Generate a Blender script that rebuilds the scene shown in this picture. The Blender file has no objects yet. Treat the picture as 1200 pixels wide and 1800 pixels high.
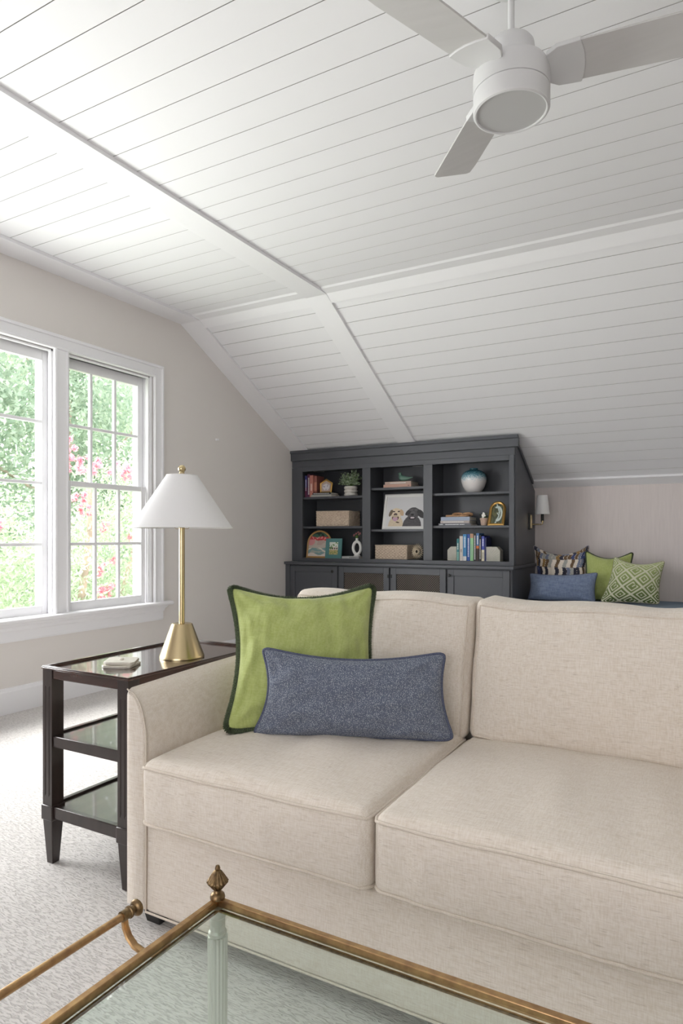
import bpy, math, random
import numpy as np
from mathutils import Vector, Matrix, noise
random.seed(4)
R = math.radians
scene = bpy.context.scene
COL = scene.collection

# ------------------------------------------------------------------ camera
cd = bpy.data.cameras.new('camera'); cam = bpy.data.objects.new('camera', cd); COL.objects.link(cam)
cd.sensor_fit = 'HORIZONTAL'; cd.sensor_width = 36; cd.lens = 36*1163.5/1200
cd.shift_y = 42/1200; cd.clip_start = .02
cam.location = (0, 0, 1.10); cam.rotation_euler = (R(90), 0, R(29.34))
scene.camera = cam
# ------------------------------------------------------------------ light
w = bpy.data.worlds.new('sky'); scene.world = w; w.use_nodes = True
nt = w.node_tree; nt.nodes.clear()
o_ = nt.nodes.new('ShaderNodeOutputWorld'); bg = nt.nodes.new('ShaderNodeBackground')
bg.inputs[0].default_value = (.975, .965, 1, 1); bg.inputs[1].default_value = 3.3
nt.links.new(bg.outputs[0], o_.inputs[0])
sd = bpy.data.lights.new('sun', 'SUN'); sd.energy = 5.5; sd.angle = R(35); sd.color = (1, .96, .93)
so = bpy.data.objects.new('sun', sd); COL.objects.link(so)
so.rotation_euler = Vector((-.62, -.28, .82)).to_track_quat('Z', 'Y').to_euler()   # light comes from the window side, high
ad = bpy.data.lights.new('added_window_fill', 'AREA'); ad.shape = 'RECTANGLE'; ad.size = 1.8; ad.size_y = 1.6; ad.energy = 115; ad.color = (1, .975, .985)
ao = bpy.data.objects.new('added_window_fill', ad); COL.objects.link(ao); ao.location = (-4.12, 1.35, 1.25)
ao.rotation_euler = Vector((-1, -.15, -.25)).to_track_quat('Z', 'Y').to_euler()   # added fill lamp, unseen outside the windows left of the frame
scene.view_settings.view_transform = 'Standard'; scene.view_settings.look = 'None'
scene.view_settings.gamma = 1; scene.view_settings.exposure = 0.42
scene.view_settings.use_curve_mapping = False
scene.cycles.max_bounces = 12; scene.cycles.diffuse_bounces = 8; scene.cycles.transparent_max_bounces = 16
scene.cycles.transmission_bounces = 12
scene.cycles.use_denoising = True
scene.cycles.caustics_reflective = False; scene.cycles.caustics_refractive = False
scene.cycles.sample_clamp_indirect = 8

# ------------------------------------------------------------------ materials
def mat(name, col, rough=.5, metal=0, spec=.5, var=0, vscale=20, bump=0, bscale=200, coat=0, stretch=None, col2=None):
    m = bpy.data.materials.new(name); m.use_nodes = True; n = m.node_tree.nodes; l = m.node_tree.links
    b = n['Principled BSDF']; b.inputs['Base Color'].default_value = (*col, 1)
    b.inputs['Roughness'].default_value = rough; b.inputs['Metallic'].default_value = metal
    b.inputs['Specular IOR Level'].default_value = spec; b.inputs['Coat Weight'].default_value = coat
    if var or bump or col2:
        tc = n.new('ShaderNodeTexCoord'); mp = n.new('ShaderNodeMapping'); l.new(tc.outputs['Object'], mp.inputs[0])
        if stretch: mp.inputs['Scale'].default_value = stretch
    if var or col2:
        t = n.new('ShaderNodeTexNoise'); t.inputs['Scale'].default_value = vscale; t.inputs['Detail'].default_value = 5
        l.new(mp.outputs[0], t.inputs[0])
        r = n.new('ShaderNodeMapRange'); r.inputs[1].default_value = .3; r.inputs[2].default_value = .7
        l.new(t.outputs[0], r.inputs[0])
        mx = n.new('ShaderNodeMix'); mx.data_type = 'RGBA'
        c2 = col2 or tuple(min(1, c*(1+var)) for c in col); c1 = col if col2 else tuple(c*(1-var) for c in col)
        mx.inputs[6].default_value = (*c1, 1); mx.inputs[7].default_value = (*c2, 1)
        l.new(r.outputs[0], mx.inputs[0]); l.new(mx.outputs[2], b.inputs['Base Color'])
    if bump:
        t = n.new('ShaderNodeTexNoise'); t.inputs['Scale'].default_value = bscale; t.inputs['Detail'].default_value = 3
        l.new(mp.outputs[0], t.inputs[0])
        bu = n.new('ShaderNodeBump'); bu.inputs['Strength'].default_value = bump; bu.inputs['Distance'].default_value = .002
        l.new(t.outputs[0], bu.inputs['Height']); l.new(bu.outputs[0], b.inputs['Normal'])
    return m

def weave(name, col, dark, light, k=1.0, amt=.5, sheen=.15, dots=None):
    """woven cloth: threads along X, Z and Y from stretched noises"""
    m = bpy.data.materials.new(name); m.use_nodes = True; n = m.node_tree.nodes; l = m.node_tree.links
    b = n['Principled BSDF']; b.inputs['Roughness'].default_value = .9; b.inputs['Specular IOR Level'].default_value = .2
    b.inputs['Sheen Weight'].default_value = sheen
    tc = n.new('ShaderNodeTexCoord'); fs = []
    for sc, det in (((30*k, 420*k, 420*k), 2), ((420*k, 60*k, 60*k), 2), ((9, 9, 9), 3), ((34, 520, 520), 1)):
        mp = n.new('ShaderNodeMapping'); mp.inputs['Scale'].default_value = sc; l.new(tc.outputs['Object'], mp.inputs[0])
        t = n.new('ShaderNodeTexNoise'); t.inputs['Scale'].default_value = 1; t.inputs['Detail'].default_value = det
        l.new(mp.outputs[0], t.inputs[0]); fs.append(t.outputs[0])
    def rng(s, a, c):
        r = n.new('ShaderNodeMapRange'); r.inputs[1].default_value = a; r.inputs[2].default_value = c; l.new(s, r.inputs[0]); return r.outputs[0]
    def mix(f, A, B):
        mx = n.new('ShaderNodeMix'); mx.data_type = 'RGBA'; l.new(f, mx.inputs[0])
        for i, s in ((6, A), (7, B)):
            if isinstance(s, tuple): mx.inputs[i].default_value = (*s, 1)
            else: l.new(s, mx.inputs[i])
        return mx.outputs[2]
    ad = n.new('ShaderNodeMath'); ad.operation = 'ADD'; l.new(fs[0], ad.inputs[0]); l.new(fs[1], ad.inputs[1])
    c = mix(rng(ad.outputs[0], .72, 1.25), col, light)
    mu = n.new('ShaderNodeMath'); mu.operation = 'MULTIPLY'; l.new(rng(fs[3], .60, .78), mu.inputs[0]); mu.inputs[1].default_value = amt
    c = mix(mu.outputs[0], c, dark)
    if dots:
        v = n.new('ShaderNodeTexVoronoi'); v.inputs['Scale'].default_value = dots[0]; l.new(tc.outputs['Object'], v.inputs[0])
        lt = n.new('ShaderNodeMath'); lt.operation = 'LESS_THAN'; l.new(v.outputs['Distance'], lt.inputs[0]); lt.inputs[1].default_value = dots[1]
        c = mix(lt.outputs[0], c, dots[2])
    l.new(c, b.inputs['Base Color'])
    bu = n.new('ShaderNodeBump'); bu.inputs['Strength'].default_value = .35; bu.inputs['Distance'].default_value = .001
    l.new(ad.outputs[0], bu.inputs['Height']); l.new(bu.outputs[0], b.inputs['Normal'])
    return m

def vmat(name, rough=.6, spec=.3, sheen=0):
    """flat print: colour held on the mesh itself"""
    m = bpy.data.materials.new(name); m.use_nodes = True; n = m.node_tree.nodes
    a = n.new('ShaderNodeVertexColor'); a.layer_name = 'print'
    b = n['Principled BSDF']; b.inputs['Roughness'].default_value = rough; b.inputs['Specular IOR Level'].default_value = spec
    b.inputs['Sheen Weight'].default_value = sheen
    m.node_tree.links.new(a.outputs[0], b.inputs['Base Color']); return m

M = {}
M['ceiling'] = mat('painted_ceiling', (.82, .818, .835), .55, spec=.3)
M['gapshade'] = mat('painted_gap_shade', (.52, .51, .50), .9, spec=.1)  # grey that puts shade into the gaps between ceiling boards
M['trim'] = mat('painted_trim', (.84, .838, .855), .4, spec=.4)
M['wall'] = mat('wall_paint', (.745, .71, .68), .8, spec=.2, bump=.05, bscale=400)
M['kneewall'] = mat('grasscloth_wall', (.68, .62, .60), .85, spec=.2, var=.03, vscale=1, stretch=(90, 90, 6), bump=.1, bscale=60)
M['sofa'] = weave('oatmeal_linen', (.66, .585, .495), (.38, .31, .245), (.76, .70, .63), .85, .45)
M['welt'] = weave('oatmeal_welt', (.62, .54, .45), (.30, .24, .19), (.72, .65, .57), 1.5, .4)
M['green'] = weave('chartreuse_velvet', (.36, .42, .13), (.27, .32, .09), (.44, .50, .19), .55, .3, .3)
M['fringe'] = mat('dark_green_fringe', (.02, .035, .022), .95, spec=.1, col2=(.24, .29, .18), vscale=420)
M['bluedot'] = weave('blue_speckled', (.10, .12, .17), (.06, .075, .11), (.15, .17, .225), .8, .4, .1, dots=(330, .285, (.52, .56, .58)))
M['bluetrim'] = mat('navy_flange', (.035, .04, .08), .9, col2=(.16, .18, .25), vscale=500, spec=.1)
M['bluebench'] = weave('denim_blue', (.13, .17, .27), (.07, .10, .17), (.22, .27, .38), .5, .4, .1)
M['benchblue'] = weave('bench_cover', (.075, .125, .185), (.04, .07, .11), (.12, .18, .25), .5, .3, .1)
M['cabinet'] = mat('charcoal_paint', (.078, .083, .095), .38, spec=.45)
M['cabin'] = M['cabinet']
M['darkwood'] = mat('mahogany', (.045, .02, .014), .18, coat=.5, var=.35, vscale=3, stretch=(10, 1, 10))
M['darkwood2'] = mat('espresso_wood', (.028, .018, .016), .28, coat=.3, var=.3, vscale=4, stretch=(8, 8, 1))
M['shelfwood'] = mat('shelf_wood', (.075, .06, .042), .30, coat=.5, var=.2, vscale=3, stretch=(10, 1, 10))
M['brass'] = mat('brushed_brass', (.62, .50, .29), .26, 1, bump=.05, bscale=90, stretch=(1, 1, 12))
M['brass2'] = mat('aged_brass', (.56, .36, .17), .3, 1, col2=(.36, .21, .11), vscale=60)
M['brassdark'] = mat('bronze_patina', (.11, .07, .035), .38, .9, col2=(.30, .20, .10), vscale=120)
M['palemetal'] = mat('pale_silvered_metal', (.74, .74, .68), .42, .75)
M['black'] = mat('black_metal', (.01, .01, .01), .4)
M['blackwood'] = mat('black_foot', (.012, .01, .01), .35)
M['fan'] = mat('fan_white', (.64, .64, .645), .45)
M['blade'] = mat('fan_blade', (.56, .55, .545), .5, var=.03, vscale=3, stretch=(1, 12, 1))
M['lens'] = mat('frosted_lens', (.50, .50, .50), .35)
M['white'] = mat('white_gloss', (.82, .82, .80), .3)
M['cream'] = mat('cream_ceramic', (.72, .69, .64), .6)
M['gold'] = mat('gold_frame', (.55, .33, .10), .35, .7)
M['woodlight'] = mat('pale_wood', (.52, .30, .16), .5, var=.3, vscale=30, stretch=(1, 6, 6))
M['teal'] = mat('teal_frame', (.09, .24, .24), .5)
M['terra'] = mat('blush_clay', (.50, .36, .29), .8)
M['leaf'] = mat('sage_leaf', (.22, .31, .18), .6, col2=(.44, .52, .38), vscale=60)
M['leafdark'] = mat('small_leaf', (.09, .17, .05), .6)
M['flowerw'] = mat('white_petal', (.85, .84, .78), .7)
M['pink'] = mat('pink_petal', (.85, .22, .25), .7, col2=(.9, .5, .5), vscale=90)
M['stem'] = mat('green_stem', (.16, .30, .06), .6)
M['celadon'] = mat('celadon_glaze', (.15, .28, .22), .15, coat=.6)
M['marble'] = mat('honed_stone', (.52, .50, .44), .5, col2=(.42, .42, .35), vscale=12)
M['wicker'] = mat('seagrass', (.74, .62, .50), .8, col2=(.54, .42, .32), vscale=70)
M['paper'] = mat('page_block', (.74, .70, .62), .9)
M['backing'] = mat('grille_backing', (.42, .36, .31), .9)
M['soil'] = mat('potting_soil', (.05, .035, .025), 1)
M['bark'] = mat('tree_bark', (.42, .34, .27), .9, var=.3, vscale=8)
M['lawn'] = mat('lawn', (.36, .44, .26), 1, col2=(.46, .52, .36), vscale=2)
M['shade'] = mat('linen_shade', (.80, .80, .80), .9, spec=.1, bump=.15, bscale=900)
for k_ in ('shade',):
    b_ = M[k_].node_tree.nodes['Principled BSDF']; b_.inputs['Subsurface Weight'].default_value = 0

def leafmat(name, c1, c2, sc):
    m = bpy.data.materials.new(name); m.use_nodes = True; n = m.node_tree.nodes; l = m.node_tree.links
    n.remove(n['Principled BSDF']); out = n['Material Output']
    g = n.new('ShaderNodeNewGeometry'); t = n.new('ShaderNodeTexNoise'); t.inputs['Scale'].default_value = sc
    l.new(g.outputs['Position'], t.inputs[0])
    mx = n.new('ShaderNodeMix'); mx.data_type = 'RGBA'; mx.inputs[6].default_value = (*c1, 1); mx.inputs[7].default_value = (*c2, 1)
    r = n.new('ShaderNodeMapRange'); r.inputs[1].default_value = .35; r.inputs[2].default_value = .65
    l.new(t.outputs[0], r.inputs[0]); l.new(r.outputs[0], mx.inputs[0])
    d = n.new('ShaderNodeBsdfDiffuse'); tr = n.new('ShaderNodeBsdfTranslucent'); ms = n.new('ShaderNodeMixShader')
    ms.inputs[0].default_value = .45
    l.new(mx.outputs[2], d.inputs[0]); l.new(mx.outputs[2], tr.inputs[0])
    l.new(d.outputs[0], ms.inputs[1]); l.new(tr.outputs[0], ms.inputs[2]); l.new(ms.outputs[0], out.inputs[0]); return m
M['foliage'] = leafmat('tree_leaves', (.36, .46, .30), (.68, .74, .60), 9)
M['foliage2'] = leafmat('tree_leaves_deep', (.30, .40, .30), (.58, .66, .54), 5)
M['bloom'] = leafmat('crape_bloom', (.88, .36, .44), (.95, .70, .74), 14)

def glassmat(name, tint, thin=True):
    m = bpy.data.materials.new(name); m.use_nodes = True; n = m.node_tree.nodes; l = m.node_tree.links
    n.remove(n['Principled BSDF']); out = n['Material Output']
    tr = n.new('ShaderNodeBsdfTransparent'); tr.inputs[0].default_value = (*tint, 1)
    gl = n.new('ShaderNodeBsdfGlossy'); gl.inputs['Roughness'].default_value = 0
    fr = n.new('ShaderNodeFresnel'); ge = n.new('ShaderNodeNewGeometry')   # thin sheet: same reflectance from either side
    mr = n.new('ShaderNodeMapRange'); mr.inputs[3].default_value = 1.5; mr.inputs[4].default_value = 1/1.5
    l.new(ge.outputs['Backfacing'], mr.inputs[0]); l.new(mr.outputs[0], fr.inputs[0])
    ms = n.new('ShaderNodeMixShader'); l.new(fr.outputs[0], ms.inputs[0]); l.new(tr.outputs[0], ms.inputs[1])
    l.new(gl.outputs[0], ms.inputs[2]); l.new(ms.outputs[0], out.inputs[0]); return m
M['pane'] = glassmat('window_glass', (.97, .985, .98))
M['tableglass'] = glassmat('table_glass', (.90, .955, .925))

# carpet: looped pile in short ribs
def carpet():
    m = bpy.data.materials.new('textured_carpet'); m.use_nodes = True; n = m.node_tree.nodes; l = m.node_tree.links
    b = n['Principled BSDF']; b.inputs['Roughness'].default_value = 1; b.inputs['Specular IOR Level'].default_value = .05
    tc = n.new('ShaderNodeTexCoord')
    def nz(sc, det=2, dist=0):
        mp = n.new('ShaderNodeMapping'); mp.inputs['Scale'].default_value = sc; l.new(tc.outputs['Object'], mp.inputs[0])
        t = n.new('ShaderNodeTexNoise'); t.inputs['Scale'].default_value = 1; t.inputs['Detail'].default_value = det
        t.inputs['Distortion'].default_value = dist; l.new(mp.outputs[0], t.inputs[0]); return t.outputs[0]
    rib = nz((46, 200, 10), 2, .6); sel = nz((9, 9, 9), 1); fine = nz((420, 420, 420), 2); blot = nz((2.2, 2.2, 2.2), 3)
    rr = n.new('ShaderNodeMapRange'); rr.inputs[1].default_value = .38; rr.inputs[2].default_value = .52; l.new(rib, rr.inputs[0])
    mx = n.new('ShaderNodeMix'); mx.data_type = 'RGBA'; mx.inputs[6].default_value = (.54, .515, .50, 1); mx.inputs[7].default_value = (.70, .675, .655, 1)
    l.new(rr.outputs[0], mx.inputs[0])
    mm = n.new('ShaderNodeMix'); mm.data_type = 'RGBA'; mm.blend_type = 'MULTIPLY'; mm.inputs[0].default_value = 1
    vr = n.new('ShaderNodeMapRange'); vr.inputs[3].default_value = .86; vr.inputs[4].default_value = 1.1; l.new(blot, vr.inputs[0])
    l.new(mx.outputs[2], mm.inputs[6]); l.new(vr.outputs[0], mm.inputs[7]); l.new(mm.outputs[2], b.inputs['Base Color'])
    a = n.new('ShaderNodeMath'); a.operation = 'MULTIPLY_ADD'; l.new(fine, a.inputs[0]); a.inputs[1].default_value = .35; l.new(rr.outputs[0], a.inputs[2])
    bu = n.new('ShaderNodeBump'); bu.inputs['Strength'].default_value = .6; bu.inputs['Distance'].default_value = .0035
    l.new(a.outputs[0], bu.inputs['Height']); l.new(bu.outputs[0], b.inputs['Normal']); return m
M['carpet'] = carpet()

# ------------------------------------------------------------------ object helpers
def tag(o, label=None, cat=None, group=None, kind=None):
    if label: o['label'] = label
    if cat: o['category'] = cat
    if group: o['group'] = group
    if kind: o['kind'] = kind
    return o
def thing(name, loc, label, cat, group=None, kind=None):
    o = bpy.data.objects.new(name, None); COL.objects.link(o); o.location = loc; o.empty_display_size = .05
    o['_w'] = 1; del o['_w']
    return tag(o, label, cat, group, kind)
def wloc(o):
    v = Vector((0, 0, 0))
    while o is not None: v += Vector(o.location); o = o.parent
    return v
class MB:
    def __init__(s): s.v = []; s.f = []
    def add(s, vs, fs):
        k = len(s.v); s.v += [tuple(v) for v in vs]; s.f += [tuple(i+k for i in f) for f in fs]; return s
    def box(s, x0, x1, y0, y1, z0, z1):
        if x0 > x1: x0, x1 = x1, x0
        if y0 > y1: y0, y1 = y1, y0
        return s.add([(x0,y0,z0),(x1,y0,z0),(x1,y1,z0),(x0,y1,z0),(x0,y0,z1),(x1,y0,z1),(x1,y1,z1),(x0,y1,z1)],
                     [(0,3,2,1),(4,5,6,7),(0,1,5,4),(1,2,6,5),(2,3,7,6),(3,0,4,7)])
    def frustum(s, cx, cy, z0, z1, w0, d0, w1, d1, dx=0, dy=0):
        a = [(cx+i*w0/2, cy+j*d0/2, z0) for i, j in ((-1,-1),(1,-1),(1,1),(-1,1))]
        b = [(cx+dx+i*w1/2, cy+dy+j*d1/2, z1) for i, j in ((-1,-1),(1,-1),(1,1),(-1,1))]
        return s.add(a+b, [(0,3,2,1),(4,5,6,7),(0,1,5,4),(1,2,6,5),(2,3,7,6),(3,0,4,7)])
    def lathe(s, c, prof, n=40, ax=None, flute=0, nf=12):
        """prof: list of (radius, height) along axis ax (default Z)"""
        q = Vector(ax or (0,0,1)).normalized().to_track_quat('Z', 'Y') if ax else None
        vs = []; fs = []
        for (r, h) in prof:
            for i in range(n):
                a = 2*math.pi*i/n; rr = r*(1+flute*math.cos(nf*a))
                p = Vector((rr*math.cos(a), rr*math.sin(a), h))
                if q: p = q @ p
                vs.append(p+Vector(c))
        m = len(prof)
        for j in range(m-1):
            for i in range(n):
                fs.append((j*n+i, j*n+(i+1) % n, (j+1)*n+(i+1) % n, (j+1)*n+i))
        if prof[0][0] > 1e-6: fs.append(tuple(range(n-1, -1, -1)))
        if prof[-1][0] > 1e-6: fs.append(tuple((m-1)*n+i for i in range(n)))
        return s.add(vs, fs)
    def tube(s, pts, r, n=8, closed=False, radf=None):
        pts = [Vector(p) for p in pts]; m = len(pts); vs = []; fs = []; up = Vector((0.03, .02, 1)); prev = None
        for k, p in enumerate(pts):
            a = pts[(k-1) % m] if (closed or k) else p; b = pts[(k+1) % m] if (closed or k < m-1) else p
            t = (b-a).normalized()
            if prev is None: x = t.cross(up).normalized() if abs(t.dot(up)) < .98 else t.cross(Vector((1,0,0))).normalized()
            else: x = (prev - t*prev.dot(t)).normalized()
            prev = x; y = t.cross(x)
            for i in range(n):
                an = 2*math.pi*i/n; rr = r*(radf(k, i) if radf else 1)
                vs.append(p + (x*math.cos(an)+y*math.sin(an))*rr)
        for k in range(m if closed else m-1):
            for i in range(n):
                fs.append((k*n+i, k*n+(i+1) % n, ((k+1) % m)*n+(i+1) % n, ((k+1) % m)*n+i))
        if not closed:
            fs.append(tuple(range(n-1, -1, -1))); fs.append(tuple((m-1)*n+i for i in range(n)))
        return s.add(vs, fs)
    def prism(s, poly, fn0, fn1):
        """poly 2D list; fn0/fn1 map a 2D point to the two end faces"""
        n = len(poly)
        return s.add([fn0(p) for p in poly]+[fn1(p) for p in poly],
                     [tuple(range(n-1, -1, -1)), tuple(range(n, 2*n))]+[(i, (i+1) % n, n+(i+1) % n, n+i) for i in range(n)])
    def tf(s, mtx):
        s.v = [tuple(mtx @ Vector(v)) for v in s.v]; return s
    def build(s, name, m, parent=None, smooth=False, bevel=0, seg=2, kind=None, label=None, origin=None):
        me = bpy.data.meshes.new(name)
        o = bpy.data.objects.new(name, me); COL.objects.link(o)
        if parent is not None:
            o.parent = parent; off = wloc(parent)
        else: off = Vector(origin) if origin is not None else Vector((0,0,0)); o.location = off
        me.from_pydata([(v[0]-off.x, v[1]-off.y, v[2]-off.z) for v in s.v], [], s.f); me.update()
        import bmesh
        bm = bmesh.new(); bm.from_mesh(me); bmesh.ops.recalc_face_normals(bm, faces=bm.faces); bm.to_mesh(me); bm.free()
        me.materials.append(m)
        if smooth:
            for p in me.polygons: p.use_smooth = True
            me.set_sharp_from_angle(angle=R(40 if smooth is True else smooth))
        if bevel:
            md = o.modifiers.new('bevel', 'BEVEL'); md.width = bevel; md.segments = seg; md.limit_method = 'ANGLE'; md.angle_limit = R(40)
            for p in me.polygons: p.use_smooth = True
            me.set_sharp_from_angle(angle=R(35)) if not smooth else None
            md.harden_normals = False
        if kind: o['kind'] = kind
        if label: o['label'] = label
        return o
def struct(o): o['kind'] = 'structure'; return o
def box(name, m, parent, *b, bevel=0, **k): return MB().box(*b).build(name, m, parent, bevel=bevel, **k)

def grid_print(name, P, nu, nv, fn, m, parent=None, origin=None, thick=0, smooth=False):
    """P(u,v)->world point on [0,1]^2, fn(u,v)->linear colour, kept per face corner"""
    vs = [P(i/nu, j/nv) for j in range(nv+1) for i in range(nu+1)]
    fs = [(j*(nu+1)+i, j*(nu+1)+i+1, (j+1)*(nu+1)+i+1, (j+1)*(nu+1)+i) for j in range(nv) for i in range(nu)]
    me = bpy.data.meshes.new(name); o = bpy.data.objects.new(name, me); COL.objects.link(o)
    if parent is not None: o.parent = parent; off = wloc(parent)
    else: off = Vector(origin or (0,0,0)); o.location = off
    me.from_pydata([tuple(Vector(v)-off) for v in vs], [], fs)
    ca = me.color_attributes.new('print', 'FLOAT_COLOR', 'CORNER')
    data = np.ones((len(fs)*4, 4), np.float32); k = 0
    for j in range(nv):
        for i in range(nu):
            data[k:k+4, :3] = fn((i+.5)/nu, (j+.5)/nv); k += 4
    ca.data.foreach_set('color', data.ravel()); me.materials.append(m)
    if smooth:
        for p in me.polygons: p.use_smooth = True
    return o
VP = vmat('printed_paper', .5); VPC = vmat('printed_cloth', .9, .1, .2)
def srgb(r, g, b): return tuple(((c/255)/12.92 if c/255 <= .04045 else ((c/255+.055)/1.055)**2.4) for c in (r, g, b))

# ------------------------------------------------------------------ room shell
XW = -3.805; YK = 6.46; ZB = 2.833; YC = 4.083; SL = .536; T = .020; XR = 3.2; YB = -2.6
def zs(y): return ZB-SL*(y-YC)           # underside of the boards on the slope
struct(box('floor', M['carpet'], None, XW-.02, XR, YB, YK+.02, -.05, 0))
struct(box('unseen_bounce_wall_right', M['wall'], None, XR, XR+.1, YB, YK+.1, -.05, 3.2))  # unseen wall, put in to bounce light
struct(box('wall_back', M['kneewall'], None, XW-.2, XR+.1, YK, YK+.12, -.05, zs(YK)+.1))
rb = MB().box(XW-.2, -1.6, YB-.12, YB, -.05, 3.2).box(1.2, XR+.1, YB-.12, YB, -.05, 3.2).box(-1.6, 1.2, YB-.12, YB, -.05, .55).box(-1.6, 1.2, YB-.12, YB, 2.2, 3.2)  # unseen rear wall, its opening shaped to limit light from behind
struct(rb.build('unseen_light_limit_wall_rear', M['wall']))
# left wall with window opening, following the slope
WY0, WY1, WZ0, WZ1 = .62, 3.775, .565, 2.335
wl = MB()
def wquad(y0, y1, z0, z1): wl.box(XW-.17, XW, y0, y1, z0, z1)
wquad(YB, WY0, 0, 2.9); wquad(WY0, WY1, 0, WZ0); wquad(WY0, WY1, WZ1, 2.9)
wl.prism([(WY1, 0), (YK, 0), (YK, zs(YK)+.04), (YC, 2.9), (WY1, 2.9)], lambda p: (XW-.17, p[0], p[1]), lambda p: (XW, p[0], p[1]))
struct(wl.build('wall_left', M['wall']))
# ceiling slab, with one child for each board
NV = Vector((0, SL, 1)).normalized(); DV = Vector((0, 1, -SL)).normalized()
zc = ZB+T+.014
c = MB().box(XW-.2, XR+.1, YB, YC, zc, zc+.1)
a0 = Vector((0, YC, zc)); L_ = (YK-YC+.2)/DV.y
c.add([(x, p.y, p.z) for x in (XW-.2, XR+.1) for p in (a0, a0+DV*L_, a0+DV*L_+Vector((0,0,.1)), a0+Vector((0,0,.1)))],
      [(0,1,2,3), (4,7,6,5), (0,4,5,1), (3,2,6,7), (0,3,7,4), (1,5,6,2)])
ceil = struct(c.build('ceiling', M['ceiling']))
me_cache = {}
def plank(x0, x1, a, b):
    """a,b: near and far lower edge points (y,z) of one board"""
    L = ((b[0]-a[0])**2+(b[1]-a[1])**2)**.5; key = (round(x1-x0, 3), round(L, 4))
    if key not in me_cache:
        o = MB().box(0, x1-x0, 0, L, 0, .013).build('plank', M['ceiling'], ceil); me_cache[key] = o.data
        o.data.materials.append(M['gapshade'])           # shade of the gaps painted onto the long edges
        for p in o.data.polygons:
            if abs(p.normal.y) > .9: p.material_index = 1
    else:
        o = bpy.data.objects.new('plank', me_cache[key]); COL.objects.link(o); o.parent = ceil
    o.location = (x0, a[0], a[1]); o.rotation_euler = (math.atan2(b[1]-a[1], b[0]-a[0]), 0, 0)
G = .0036
bays = ((XW+.19, -2.58), (-2.43, XR-.01))
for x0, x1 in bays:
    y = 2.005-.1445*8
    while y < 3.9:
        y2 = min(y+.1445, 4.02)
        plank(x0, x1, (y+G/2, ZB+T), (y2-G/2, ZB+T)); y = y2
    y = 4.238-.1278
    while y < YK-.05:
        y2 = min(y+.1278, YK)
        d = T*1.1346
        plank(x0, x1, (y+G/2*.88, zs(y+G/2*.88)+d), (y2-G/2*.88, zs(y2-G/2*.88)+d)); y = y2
# flat trim boards over the planks
def hip(x0, x1, y0, y1):
    """one board that runs along Y on the flat part and down the slope"""
    d = T*1.1346
    f = lambda x: [(x, y0, ZB), (x, YC, ZB), (x, y1, zs(y1)), (x, y1, zs(y1)+d), (x, YC, ZB+d), (x, y0, ZB+T+.004)]
    return MB().add(f(x0)+f(x1), [(0,1,4,5), (1,2,3,4), (6,11,10,7), (7,10,9,8), (0,6,7,1), (1,7,8,2), (2,8,9,3), (3,9,10,4), (4,10,11,5), (5,11,6,0)])
struct(hip(XW, XW+.200, YB, YK).build('trim_1', M['trim']))
struct(hip(-2.592, -2.420, YB, YK).build('trim_2', M['trim']))
kb = MB()
for x0, x1 in ((XW+.2, -2.592), (-2.42, XR)):
    f = lambda x: [(x, 4.005, ZB+.011), (x, YC, ZB+.004), (x, 4.16, zs(4.16)+.001), (x, 4.16, zs(4.16)+.024), (x, YC, ZB+.022), (x, 3.985, ZB+.021)]
    kb.add(f(x0)+f(x1), [(0,1,4,5), (1,2,3,4), (6,11,10,7), (7,10,9,8), (0,6,7,1), (1,7,8,2), (2,8,9,3), (3,9,10,4), (4,10,11,5), (5,11,6,0)])
struct(kb.build('trim_3', M['trim']))
kt = MB(); p0 = Vector((0, 6.355, zs(6.355))); p1 = Vector((0, YK, zs(YK)))
for x0, x1 in ((-2.42, XR),):
    kt.add([(x, p.y, p.z) for x in (x0, x1) for p in (p0, p1, p1+NV*.024, p0+NV*.024)], [(0,1,2,3), (4,7,6,5), (0,4,5,1), (1,5,6,2), (2,6,7,3), (3,7,4,0)])
struct(kt.build('trim_4', M['trim']))
bb = MB().prism([(0,0), (.016,0), (.016,.135), (.011,.142), (.009,.156), (0,.16)], lambda p: (XW+p[0], YB, p[1]), lambda p: (XW+p[0], 5.62, p[1]))
struct(bb.build('baseboard_left', M['trim']))
bb = MB().prism([(0,0), (.016,0), (.016,.135), (.011,.142), (.009,.156), (0,.16)], lambda p: (1.2, YK-p[0], p[1]), lambda p: (XR, YK-p[0], p[1]))
struct(bb.build('baseboard_back', M['trim']))

# ------------------------------------------------------------------ windows
# shared casing, stool and apron on the left wall
def casing_profile(): return [(0,0), (0,.020), (.010,.030), (.022,.030), (.026,.018), (.080,.016), (.086,.024), (.096,.024), (.100,.012), (.100,0)]
cas = MB()
cy0, cy1, ct, cbm = .52, 3.874, 2.437, .585
pr = [(p[0], p[1]) for p in casing_profile()]
n_ = len(pr)
def ring(y, z, sy, sz): return [(XW+b, y+sy*a, z+sz*a) for a, b in pr]
rings = [ring(cy1, cbm, -1, 0), ring(cy1, ct, -1, -1), ring(cy0, ct, 1, -1), ring(cy0, cbm, 1, 0)]
for k in range(3):
    cas.add(rings[k]+rings[k+1], [(i, i+1, n_+i+1, n_+i) for i in range(n_-1)])
caso = struct(cas.build('trim_5', M['trim']))
caso['label'] = 'white moulded casing around the windows'
st = MB().prism([(0,.555), (0,.585), (.055,.585), (.063,.580), (.066,.572), (.062,.560), (.050,.555)], lambda p: (XW-.06+p[0]+(.06 if p[0] else 0), cy0-.06, p[1]), lambda p: (XW-.06+p[0]+(.06 if p[0] else 0), 3.935, p[1]))
stool = struct(st.build('trim_6', M['trim']))
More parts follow.
